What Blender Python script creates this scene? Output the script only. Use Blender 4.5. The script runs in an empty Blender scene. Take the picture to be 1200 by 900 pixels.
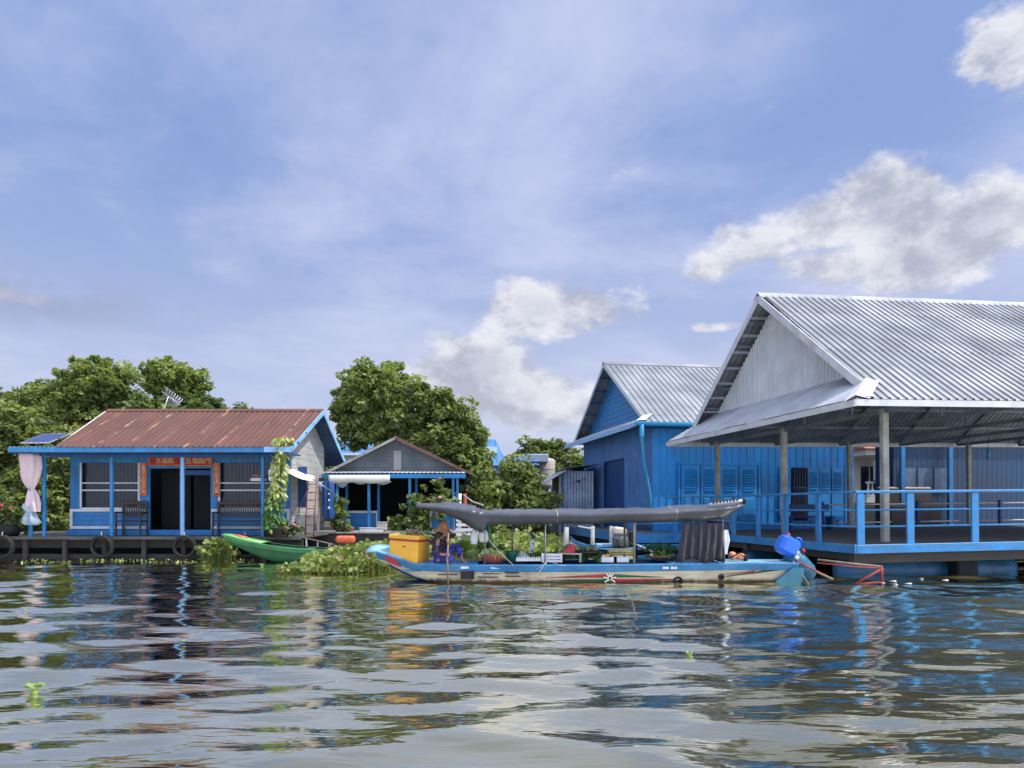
import bpy, math, random
import numpy as np
from mathutils import Vector, Matrix, noise
R = math.radians
rnd = random.Random(7)
scene = bpy.context.scene
COL = scene.collection

# ------------------------------------------------------------------ camera
cd = bpy.data.cameras.new("camera"); cam = bpy.data.objects.new("camera", cd); COL.objects.link(cam)
cam.location = (0, 0, 1.5); cam.rotation_euler = (R(90), 0, 0)
cd.sensor_width = 36; cd.lens = 27.03; cd.shift_y = 0.12; cd.clip_start = .05; cd.clip_end = 6000
scene.camera = cam

# ------------------------------------------------------------------ sky, sun, exposure
SUN_EL, SUN_AZ = 57, 104            # azimuth clockwise from +Y (the way the camera looks)
sd = Vector((math.sin(R(SUN_AZ))*math.cos(R(SUN_EL)), math.cos(R(SUN_AZ))*math.cos(R(SUN_EL)), math.sin(R(SUN_EL))))
sl = bpy.data.lights.new("sun", 'SUN'); sl.energy = 3.4; sl.angle = R(.6); sl.color = (1, .95, .86)
so = bpy.data.objects.new("sun", sl); COL.objects.link(so); so.rotation_euler = (-sd).to_track_quat('-Z', 'Y').to_euler()
scene.view_settings.view_transform = 'Standard'; scene.view_settings.look = 'None'
scene.view_settings.exposure = 0.62; scene.view_settings.gamma = 1

class NT:
    """tiny node-tree writer"""
    def __init__(s, nt): s.nt = nt; s.n = nt.nodes; s.l = nt.links
    def add(s, t, **kw):
        nd = s.n.new(t)
        for k, v in kw.items():
            if k in nd.inputs.keys() if isinstance(k, str) else False: s.put(nd.inputs[k], v)
            else: setattr(nd, k, v)
        return nd
    def put(s, sock, v):
        if isinstance(v, bpy.types.NodeSocket): s.l.new(v, sock)
        elif v is not None:
            try: sock.default_value = v
            except Exception: sock.default_value = tuple(v)+(1,)
    def math(s, op, a, b=None, c=None, clamp=False):
        nd = s.n.new('ShaderNodeMath'); nd.operation = op; nd.use_clamp = clamp
        s.put(nd.inputs[0], a)
        if b is not None: s.put(nd.inputs[1], b)
        if c is not None: s.put(nd.inputs[2], c)
        return nd.outputs[0]
    def noise(s, vec, scale, detail=4, rough=.55, dist=0):
        nd = s.n.new('ShaderNodeTexNoise'); s.l.new(vec, nd.inputs['Vector'])
        nd.inputs['Scale'].default_value = scale; nd.inputs['Detail'].default_value = detail
        nd.inputs['Roughness'].default_value = rough; nd.inputs['Distortion'].default_value = dist
        return nd.outputs[0]
    def mapr(s, v, a, b, c=0., d=1., smooth=True):
        nd = s.n.new('ShaderNodeMapRange'); nd.interpolation_type = 'SMOOTHSTEP' if smooth else 'LINEAR'
        s.put(nd.inputs[0], v)
        for i, x in enumerate((a, b, c, d)): s.put(nd.inputs[i+1], x)
        return nd.outputs[0]
    def mix(s, f, a, b, mode='MIX'):
        nd = s.n.new('ShaderNodeMix'); nd.data_type = 'RGBA'; nd.blend_type = mode; nd.clamp_factor = True
        s.put(nd.inputs[0], f); 
        for i, x in ((6, a), (7, b)):
            if isinstance(x, bpy.types.NodeSocket): s.l.new(x, nd.inputs[i])
            else: nd.inputs[i].default_value = tuple(x)[:3]+(1,)
        return nd.outputs[2]
    def mapping(s, vec, scale=(1,1,1), loc=(0,0,0), rot=(0,0,0)):
        nd = s.n.new('ShaderNodeMapping'); s.l.new(vec, nd.inputs[0])
        nd.inputs['Location'].default_value = loc; nd.inputs['Rotation'].default_value = rot; nd.inputs['Scale'].default_value = scale
        return nd.outputs[0]

w = bpy.data.worlds.new("World"); scene.world = w; w.use_nodes = True
w.node_tree.nodes.clear(); T = NT(w.node_tree)
sky = T.add('ShaderNodeTexSky', sky_type='NISHITA', sun_disc=False, sun_elevation=R(SUN_EL), sun_rotation=R(SUN_AZ), altitude=0, air_density=1.0, dust_density=1.6, ozone_density=2.0)
tc = T.add('ShaderNodeTexCoord'); D = tc.outputs['Generated']
sep = T.add('ShaderNodeSeparateXYZ'); T.l.new(D, sep.inputs[0]); dx, dy, dz = sep.outputs
az = T.math('ARCTAN2', dx, dy); el = T.math('ARCSINE', dz)
# sky projected on a cloud ceiling for the high thin cloud
zz = T.math('MAXIMUM', T.math('ADD', dz, .12), .05)
cmb = T.add('ShaderNodeCombineXYZ'); T.l.new(T.math('DIVIDE', dx, zz), cmb.inputs[0]); T.l.new(T.math('DIVIDE', dy, zz), cmb.inputs[1])
ceil_v = cmb.outputs[0]
cn = T.noise(T.mapping(ceil_v, (1.0, .8, 1), (3.1, .6, 0), (0, 0, .5)), .9, 6, .55, .4)
cn2 = T.noise(T.mapping(ceil_v, (1, 1, 1), (7.3, 2.2, 4)), 2.6, 6, .6, .3)
cirrus = T.mapr(T.math('ADD', T.math('MULTIPLY', cn, .72), T.math('MULTIPLY', cn2, .28)), .40, .66)
fluff = T.noise(T.mapping(D, (1, 1, 1.5)), 7.5, 8, .62, .1)
fluff2 = T.noise(T.mapping(D, (1, 1, 1.7), (2, 5, 1)), 20, 6, .6)
def blob(x, y, rx, ry, amp=1.0):
    """one cumulus: photo-like angles given as azimuth/elevation in degrees"""
    a = T.math('DIVIDE', T.math('SUBTRACT', az, R(x)), R(rx)); b = T.math('DIVIDE', T.math('SUBTRACT', el, R(y)), R(ry))
    r2 = T.math('ADD', T.math('MULTIPLY', a, a), T.math('MULTIPLY', b, b))
    return T.math('MULTIPLY', T.math('EXPONENT', T.math('MULTIPLY', r2, -1.0)), amp)
def ang(px, py):
    d = Vector(((px-600)/901, 1, (594-py)/901)).normalized()
    return math.degrees(math.atan2(d.x, d.y)), math.degrees(math.asin(d.z))
blobs = [(1045, 245, 4.2, 3.6, 1.0), (1165, 255, 3.6, 2.8, .95), (975, 262, 4.5, 2.4, .85), (1090, 300, 7, 2.4, .85), (890, 285, 4.5, 2.2, .7), (840, 312, 3, 1.4, .6), (980, 310, 7, 1.8, .75), (1172, 55, 3.4, 2.8, .95),
         (650, 362, 6.5, 2.8, .95), (560, 432, 6, 3.2, .95), (605, 462, 8.5, 3.0, .95), (500, 470, 5, 2.0, .7), (640, 480, 7, 3.0, .85), (520, 400, 3, 1.6, .6), (710, 205, 4, 1.2, .55), (898, 128, 1.2, .8, .55),
         (350, 478, 3, 1.0, .6), (75, 440, 3.5, 1.6, .55), (850, 382, 3.5, .5, .6), (30, 345, 5, 1.2, .5), (1190, 352, 2, .6, .4)]
tot = None
for px, py, rx, ry, am in blobs:
    a, e = ang(px, py); b_ = blob(a, e, rx, ry, am)
    tot = b_ if tot is None else T.math('MAXIMUM', tot, b_)
# clouds on the rest of the sky, out of the photograph's view, so reflections and light are of one kind
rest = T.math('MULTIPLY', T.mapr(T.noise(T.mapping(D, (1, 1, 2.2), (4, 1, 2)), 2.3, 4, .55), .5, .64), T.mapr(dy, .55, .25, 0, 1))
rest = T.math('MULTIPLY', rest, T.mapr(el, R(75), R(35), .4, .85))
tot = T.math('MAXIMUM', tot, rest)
dens = T.math('ADD', tot, T.math('MULTIPLY', T.math('SUBTRACT', T.math('ADD', T.math('MULTIPLY', fluff, .68), T.math('MULTIPLY', fluff2, .32)), .5), 2.1))
cum = T.math('MULTIPLY', T.mapr(dens, .36, .70), T.mapr(tot, .10, .35))
low = T.mapr(el, R(15), R(-2))
hazec = T.math('MULTIPLY', T.mapr(el, R(24), R(2)), .70)
skyc = T.mix(1, sky.outputs[0], (.062, .062, .062), 'MULTIPLY')
skyc = T.mix(.80, skyc, (.190, .272, .520))
c0 = T.mix(T.math('MULTIPLY', cirrus, .75), skyc, (.43, .46, .61))
c1 = T.mix(hazec, c0, (.43, .46, .57))
fl_up = T.noise(T.mapping(D, (1, 1, 1.5), (.020, .0, .040)), 7.5, 8, .62, .1)
shade = T.math('ADD', .5, T.math('MULTIPLY', T.math('SUBTRACT', fluff, fl_up), 1.0))
cc = T.mix(T.mapr(shade, .38, .62), (.31, .325, .39), (.58, .58, .61))
cc = T.mix(T.math('MULTIPLY', T.mapr(dens, .65, 1.25), .55), cc, (.24, .26, .34))
c2 = T.mix(T.math('MULTIPLY', cum, .88), c1, cc)
bg = T.add('ShaderNodeBackground'); 
dk = T.math('MULTIPLY', blob(*ang(35, 345), 6.5, 1.6), T.mapr(fluff, .38, .55)); c2 = T.mix(T.math('MULTIPLY', dk, .6), c2, (.21, .23, .33))
# sky above the frame whitened, added to brighten water reflections and shade
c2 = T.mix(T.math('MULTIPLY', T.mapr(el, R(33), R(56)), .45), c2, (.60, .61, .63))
# sky behind the viewer and towards the sun brightened as added fill for shade
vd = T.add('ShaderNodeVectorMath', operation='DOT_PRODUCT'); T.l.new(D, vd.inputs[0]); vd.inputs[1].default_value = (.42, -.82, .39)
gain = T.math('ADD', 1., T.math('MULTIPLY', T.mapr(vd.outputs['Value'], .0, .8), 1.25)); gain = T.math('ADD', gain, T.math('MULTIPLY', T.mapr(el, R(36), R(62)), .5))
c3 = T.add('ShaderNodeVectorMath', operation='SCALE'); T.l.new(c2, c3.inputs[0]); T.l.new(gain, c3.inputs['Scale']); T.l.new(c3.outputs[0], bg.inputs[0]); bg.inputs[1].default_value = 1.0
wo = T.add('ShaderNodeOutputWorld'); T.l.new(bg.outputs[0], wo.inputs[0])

# ------------------------------------------------------------------ materials
def srgb(r, g, b):
    return tuple((c/255/12.92 if c <= 10 else ((c/255+.055)/1.055)**2.4) for c in (r, g, b))
MATS = {}
def mat(name, col, rough=.6, metal=0., var=.18, scale=3., bump=.0, bscale=20., stain=None, stretch=(1,1,1), stain_amt=.5, stain_edge=(.5,.7), spec=None, grain=None, trans=None, wl=None, laps=False):
    if name in MATS: return MATS[name]
    m = bpy.data.materials.new(name); m.use_nodes = True; MATS[name] = m
    N = NT(m.node_tree); p = N.n['Principled BSDF']; o = N.add('ShaderNodeTexCoord').outputs['Object']
    n1 = N.noise(N.mapping(o, stretch), scale, 6, .6)
    dark = tuple(c*(1-var) for c in col); lite = tuple(min(1, c*(1+var)) for c in col)
    c = N.mix(N.mapr(n1, .3, .7), dark, lite)
    if grain:                                    # fine directional dirt and scratches: (scale vector, amount)
        n3 = N.noise(N.mapping(o, grain[0]), 1., 5, .7)
        c = N.mix(N.math('MULTIPLY', N.mapr(n3, .45, .75), grain[1]), c, tuple(x*.35 for x in col))
    if stain:
        n2 = N.noise(N.mapping(o, stretch, (5, 3, 1)), scale*.6, 8, .65, .6)
        c = N.mix(N.math('MULTIPLY', N.mapr(n2, stain_edge[0], stain_edge[1]), stain_amt), c, stain)
    if laps:                                     # sheets differ a little and overlap in rows, with dirt at the joints
        sp = N.add('ShaderNodeSeparateXYZ'); N.l.new(o, sp.inputs[0]); wn = N.add('ShaderNodeTexWhiteNoise', noise_dimensions='2D'); cv = N.add('ShaderNodeCombineXYZ')
        N.l.new(N.math('FLOOR', N.math('DIVIDE', sp.outputs[0], .8)), cv.inputs[0]); yy = N.math('DIVIDE', N.math('ADD', sp.outputs[1], N.math('MULTIPLY', N.noise(o, .5, 2, .5), .12)), 2.15); N.l.new(N.math('FLOOR', yy), cv.inputs[1]); N.l.new(cv.outputs[0], wn.inputs[0])
        c = N.mix(N.math('MULTIPLY', wn.outputs[0], .30), c, tuple(x*.55 for x in col))
        fy = N.math('FRACT', yy); c = N.mix(N.math('MULTIPLY', N.mapr(fy, .025, .0), .7), c, (.09,.085,.08))
        run = N.math('MULTIPLY', N.mapr(fy, .45, .0), N.mapr(N.noise(N.mapping(o, (6,.5,.5)), 1.2, 4, .6), .55, .72)); c = N.mix(N.math('MULTIPLY', run, .5), c, (.20,.13,.085))
    if wl:                                       # algae and mud along the waterline
        sz = N.add('ShaderNodeSeparateXYZ'); N.l.new(o, sz.inputs[0]); q = N.math('SUBTRACT', sz.outputs[2], N.math('MULTIPLY', N.noise(N.mapping(o, (2.2,2.2,.6)), 3, 6, .7), .14))
        c = N.mix(N.mapr(q, wl+.02, wl-.045), c, (.10,.075,.035))
        for z_ in (.14, .235): c = N.mix(N.math('MULTIPLY', N.mapr(N.math('ABSOLUTE', N.math('SUBTRACT', N.math('ADD', sz.outputs[2], N.math('MULTIPLY', N.noise(N.mapping(o, (.4,.4,0)), 1, 2, .5), .02)), z_)), .007, .002), .5), c, (.16,.12,.07))
    N.l.new(c, p.inputs['Base Color'])
    rr = N.mapr(n1, .3, .7, max(.05, rough-.08), min(1, rough+.1)); N.l.new(rr, p.inputs['Roughness'])
    p.inputs['Metallic'].default_value = metal
    if spec is not None: p.inputs['Specular IOR Level'].default_value = spec
    if bump:
        b = N.add('ShaderNodeBump'); b.inputs['Strength'].default_value = bump; b.inputs['Distance'].default_value = .02
        N.l.new(N.noise(N.mapping(o, stretch), bscale, 5, .6), b.inputs['Height']); N.l.new(b.outputs[0], p.inputs['Normal'])
    if trans:                                   # light through thin leaves and cloth
        t = N.add('ShaderNodeBsdfTranslucent'); N.l.new(N.mix(1, c, trans, 'MULTIPLY'), t.inputs[0])
        ad = N.add('ShaderNodeAddShader'); N.l.new(p.outputs[0], ad.inputs[0]); N.l.new(t.outputs[0], ad.inputs[1])
        N.l.new(ad.outputs[0], N.n['Material Output'].inputs[0])
    return m
M = dict(
 blue=mat('blue_paint', (.016,.18,.43), .55, var=.22, scale=1.3, bump=.15, grain=((1.2,1.2,14),.35), stain=(.05,.10,.2), stain_amt=.35),
 bluev=mat('blue_sheet_paint', (.010,.235,.60), .5, var=.22, scale=.9, grain=((9,9,.7),.4), stain=(.03,.17,.33), stain_amt=.5),
 rail=mat('rail_blue_paint', (.019,.185,.43), .5, var=.22, scale=2.5, bump=.2, grain=((3,3,9),.3), stain=(.13,.17,.22), stain_amt=.5, stain_edge=(.56,.66)),
 sky=mat('pale_blue_paint', (.20,.42,.70), .5, var=.12, scale=2, stain=(.3,.35,.38), stain_amt=.4),
 deep=mat('dark_blue_paint', (.010,.06,.20), .6, var=.25, scale=1.2, grain=((6,6,.8),.4)),
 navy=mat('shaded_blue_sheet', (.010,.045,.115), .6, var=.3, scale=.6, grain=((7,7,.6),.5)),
 white=mat('white_paint', (.55,.56,.58), .6, var=.1, scale=2.5, stain=(.30,.29,.27), stain_amt=.5),
 planks=mat('grey_white_planks', (.34,.34,.325), .8, var=.14, scale=1.2, bump=.3, grain=((1,1,16),.4), stain=(.22,.22,.21), stain_amt=.6),
 greyp=mat('weathered_grey_planks', (.14,.16,.17), .85, var=.2, scale=1.2, bump=.4, grain=((1,1,16),.5), stain=(.07,.08,.085), stain_amt=.5),
 wood=mat('wet_dark_wood', (.040,.036,.034), .8, var=.35, scale=2, bump=.5, grain=((2,12,12),.5)),
 deck=mat('worn_deck_boards', (.10,.094,.088), .8, var=.3, scale=1.5, bump=.5, grain=((1.5,16,16),.6), stain=(.04,.035,.03), stain_amt=.5),
 pale_wood=mat('bleached_planks', (.42,.40,.37), .85, var=.2, scale=2, bump=.4, grain=((2,14,14),.5)),
 post=mat('concrete_post', (.34,.34,.31), .85, var=.25, scale=3, bump=.35, grain=((6,6,1.2),.5), stain=(.18,.16,.12), stain_amt=.5),
 zinc=mat('galvanised_sheet', (.33,.345,.36), .42, .5, var=.16, scale=.55, grain=((5,.8,.8),.22), stain=(.26,.25,.235), stain_amt=.35, laps=True),
 zincd=mat('dull_zinc', (.40,.42,.45), .5, .35, var=.16, scale=1.2, grain=((8,8,.8),.3), stain=(.26,.26,.26), stain_amt=.5),
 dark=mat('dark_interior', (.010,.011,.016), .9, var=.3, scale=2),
 black=mat('black_rubber', (.007,.007,.008), .75, var=.3, scale=6, bump=.4),
 steel=mat('grey_steel', (.25,.26,.27), .4, .7, var=.3, scale=6),
 brownw=mat('dark_brown_wood', (.030,.016,.012), .45, var=.3, scale=4),
 redp=mat('red_banner_paper', (.36,.022,.022), .75, var=.25, scale=5, stain=(.25,.12,.09), stain_amt=.45),
 gold=mat('faded_gold_print', (.62,.38,.20), .7, var=.25, scale=10),
 cloth=mat('cream_cloth', (.66,.65,.60), .9, var=.08, scale=2, bump=.3, bscale=6),
 pink=mat('pink_cloth', (.60,.46,.48), .9, var=.1, scale=2, bump=.3),
 greyblue=mat('grey_blue_cloth', (.26,.33,.40), .9, var=.2, scale=5, bump=.3),
 tarp=mat('grey_tarpaulin', (.062,.068,.084), .34, var=.18, scale=1.1, bump=.5, bscale=5, grain=((1.2,7,7),.25), stain=(.20,.20,.205), stain_amt=.35),
 curtain=mat('dark_grey_curtain', (.040,.039,.050), .85, var=.25, scale=4, stain=(.13,.12,.13), stain_amt=.6, stretch=(3,3,.5)),
 hullw=mat('stained_cream_hull', (.56,.50,.37), .6, var=.12, scale=1.5, bump=.2, stain=(.22,.15,.08), stain_amt=.7, stain_edge=(.48,.68), stretch=(1,1,1.6), grain=((1.2,5,12),.5), wl=.045),
 hullb=mat('boat_blue_paint', (.030,.175,.38), .45, var=.22, scale=2.2, bump=.2, grain=((1.2,8,14),.35), stain=(.22,.33,.40), stain_amt=.4),
 bow=mat('bow_light_blue', (.21,.42,.55), .45, var=.14, scale=2.5, stain=(.12,.25,.36), stain_amt=.5),
 hulld=mat('deep_blue_hull', (.010,.06,.22), .4, var=.2, scale=2),
 teal=mat('teal_paint', (.02,.13,.20), .45, var=.3, scale=3, stain=(.10,.16,.17), stain_amt=.5),
 green=mat('green_boat_paint', (.045,.19,.075), .45, var=.25, scale=2, bump=.15, grain=((1.2,8,12),.4), stain=(.10,.26,.12), stain_amt=.4),
 greend=mat('dark_green_boat_paint', (.015,.10,.035), .5, var=.25, scale=2, grain=((1.2,8,12),.4)),
 red=mat('red_paint', (.36,.02,.03), .5, var=.2, scale=3), orange=mat('orange_plastic', (.72,.12,.04), .45, var=.12, scale=4),
 rust=mat('rusty_red_steel', (.26,.035,.025), .7, var=.35, scale=9, bump=.4),
 yellow=mat('yellow_cooler', (.78,.40,.035), .5, var=.07, scale=1.5, grain=((.6,.6,9),.16), stain=(.5,.30,.05), stain_amt=.3),
 jug=mat('blue_plastic_jug', (.015,.13,.62), .32, var=.08, scale=2, stain=(.05,.16,.45), stain_amt=.3),
 drum=mat('faded_teal_drum', (.02,.13,.22), .4, var=.2, scale=3, stain=(.10,.22,.26), stain_amt=.5),
 skin=mat('brown_skin', (.30,.15,.09), .55, var=.08, scale=6), straw=mat('brown_straw', (.30,.135,.055), .85, var=.3, scale=9, bump=.5, bscale=60),
 hair=mat('black_hair', (.012,.010,.010), .5, var=.2),
 white_pl=mat('white_plastic', (.70,.70,.70), .5, var=.06, scale=4, stain=(.45,.43,.40), stain_amt=.4),
 bag=mat('thin_plastic_bag', (.55,.57,.58), .35, var=.12, scale=6, bump=.4, trans=(.5,.5,.5)),
 bamboo=mat('bamboo_pole', (.20,.165,.11), .6, var=.25, scale=8), rope=mat('pale_rope', (.42,.38,.34), .9, var=.2, scale=30),
 herb=mat('green_herbs', (.07,.16,.03), .7, var=.4, scale=8, trans=(.6,.6,.4)), cabbage=mat('pale_cabbage', (.42,.52,.22), .6, var=.2, scale=8, trans=(.4,.4,.3)),
 banana=mat('green_banana', (.24,.36,.035), .5, var=.2, scale=8), egg=mat('duck_egg', (.72,.70,.64), .5, var=.08),
 onion=mat('onion_skin', (.36,.14,.11), .55, var=.3, scale=20), pump=mat('orange_squash', (.60,.26,.06), .5, var=.2),
 basinr=mat('faded_red_basin', (.42,.10,.08), .5, var=.15, scale=3), basing=mat('green_plastic', (.02,.16,.09), .4, var=.15),
 tile=mat('orange_roof_tile', (.42,.11,.05), .8, var=.25, scale=8, bump=.5), bluer=mat('blue_metal_roof', (.06,.20,.44), .45, .1, var=.12, scale=1),
 pot=mat('dark_plant_pot', (.05,.04,.035), .7, var=.2), petal=mat('pink_petals', (.55,.20,.30), .7, var=.3),
 redpetal=mat('red_petals', (.5,.02,.05), .7, var=.3), leafy=mat('yellow_green_leaf', (.25,.29,.085), .55, var=.3, scale=3, trans=(.7,.7,.5)),
 leafd=mat('deep_green_leaf', (.035,.09,.022), .6, var=.4, scale=3, trans=(.5,.6,.3)),
 soil=mat('river_bank_soil', (.06,.05,.03), .95, var=.3, scale=.6, stain=(.03,.06,.015), stain_amt=.8),
 tank=mat('beige_water_tank', (.36,.32,.27), .7, var=.1), creamw=mat('cream_wall', (.55,.53,.45), .7, var=.08, scale=1),
 foam=mat('white_foam_scrap', (.5,.49,.43), .8, var=.1, scale=9), glass=mat('dark_window_glass', (.012,.018,.025), .12, var=.1),
 barkm=mat('grey_bark', (.09,.075,.06), .9, var=.3, scale=6, bump=.6),
 solar=mat('solar_cells', (.035,.055,.16), .25, var=.15, scale=3),
 silver=mat('silver_frame', (.5,.52,.54), .4, .5, var=.1),
 engine=mat('dusty_grey_engine', (.12,.12,.12), .6, .3, var=.4, scale=14, bump=.4),
)
# rusty ribbed roof: sheet joints and streaks that run down the slope (local y)
def rust_roof():
    m = bpy.data.materials.new('rusted_roof_sheet'); m.use_nodes = True; N = NT(m.node_tree); p = N.n['Principled BSDF']
    o = N.add('ShaderNodeTexCoord').outputs['Object']
    s = N.add('ShaderNodeSeparateXYZ'); N.l.new(o, s.inputs[0]); x = s.outputs[0]
    base = N.mix(N.mapr(N.noise(N.mapping(o, (1.2, .5, .5)), 1.0, 6, .6), .3, .7), (.080,.031,.018), (.122,.046,.028))
    base = N.mix(N.math('MULTIPLY', N.mapr(N.noise(N.mapping(o, (13, .5, .5)), 1., 4, .6), .5, .72), .5), base, (.17,.075,.05))
    base = N.mix(N.math('MULTIPLY', N.mapr(N.noise(N.mapping(o, (6, .9, .9), (3,1,1)), 1., 4, .6), .55, .75), .6), base, (.10,.035,.03))
    # pale lap joints about every 0.86 m, uneven
    wob = N.math('ADD', x, N.math('MULTIPLY', N.math('SUBTRACT', N.noise(N.mapping(o, (.3, 1.6, 1.6)), 1.5, 5, .6), .5), .10))
    fr = N.math('ABSOLUTE', N.math('SUBTRACT', N.math('FRACT', N.math('DIVIDE', wob, .86)), .5))
    seam = N.mapr(fr, N.mapr(N.noise(N.mapping(o, (.9, 2.2, 2.2), (1,4,1)), 1.3, 2, .5), .35, .7, .02, .11), .008); patch = N.mapr(N.noise(N.mapping(o, (1.5, .9, .9), (2,7,1)), 1.6, 3, .5), .46, .60)
    base = N.mix(N.math('MULTIPLY', N.math('MULTIPLY', seam, patch), .85), base, (.36,.18,.10))
    N.l.new(base, p.inputs['Base Color']); p.inputs['Roughness'].default_value = .62
    return m
M['rustroof'] = rust_roof()
def floral(name, base, cols):
    m = bpy.data.materials.new(name); m.use_nodes = True; N = NT(m.node_tree); p = N.n['Principled BSDF']
    o = N.add('ShaderNodeTexCoord').outputs['Object']; c = base
    for i, (cc, sc, th) in enumerate(cols):
        c = N.mix(N.mapr(N.noise(N.mapping(o, (1,1,1), (i*3.1, i, 2*i)), sc, 2, .5), th, th+.03), c, cc)
    N.l.new(c, p.inputs['Base Color']); p.inputs['Roughness'].default_value = .85
    return m
M['shirt'] = floral('navy_floral_cotton', (.012,.011,.035), [((.30,.03,.07), 17, .60), ((.10,.12,.30), 21, .63), ((.50,.32,.36), 26, .66)])
M['sarong'] = floral('blue_floral_cotton', (.018,.022,.20), [((.06,.10,.42), 14, .55), ((.38,.30,.34), 20, .63), ((.30,.05,.12), 24, .66)])
def leafmat(name, a, b, trans=.45, dead=None):
    m = bpy.data.materials.new(name); m.use_nodes = True; N = NT(m.node_tree); p = N.n['Principled BSDF']
    at = N.add('ShaderNodeAttribute'); at.attribute_name = 'tone'
    o = N.add('ShaderNodeTexCoord').outputs['Object']
    c = N.mix(at.outputs['Fac'], a, b)
    if dead: c = N.mix(N.mapr(at.outputs['Fac'], .13, .08), c, dead)
    c = N.mix(N.math('MULTIPLY', N.mapr(N.noise(o, .7, 3, .6), .42, .65), .35), c, tuple(x*1.7 for x in b))
    N.l.new(c, p.inputs['Base Color']); p.inputs['Roughness'].default_value = .55
    t = N.add('ShaderNodeBsdfTranslucent'); N.l.new(N.mix(1, c, (1.0,1.1,.5), 'MULTIPLY'), t.inputs[0])
    ms = N.add('ShaderNodeMixShader'); ms.inputs[0].default_value = trans
    N.l.new(p.outputs[0], ms.inputs[1]); N.l.new(t.outputs[0], ms.inputs[2]); N.l.new(ms.outputs[0], N.n['Material Output'].inputs[0])
    return m
L_DARK = leafmat('tree_leaf_dark', (.06,.098,.036), (.19,.24,.085))
L_MID = leafmat('tree_leaf_mid', (.080,.128,.042), (.29,.34,.105))
L_LITE = leafmat('tree_leaf_light', (.068,.108,.038), (.25,.285,.095))
L_HYA = leafmat('hyacinth_leaf', (.075,.13,.03), (.27,.33,.085), .3, (.16,.10,.04))

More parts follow.
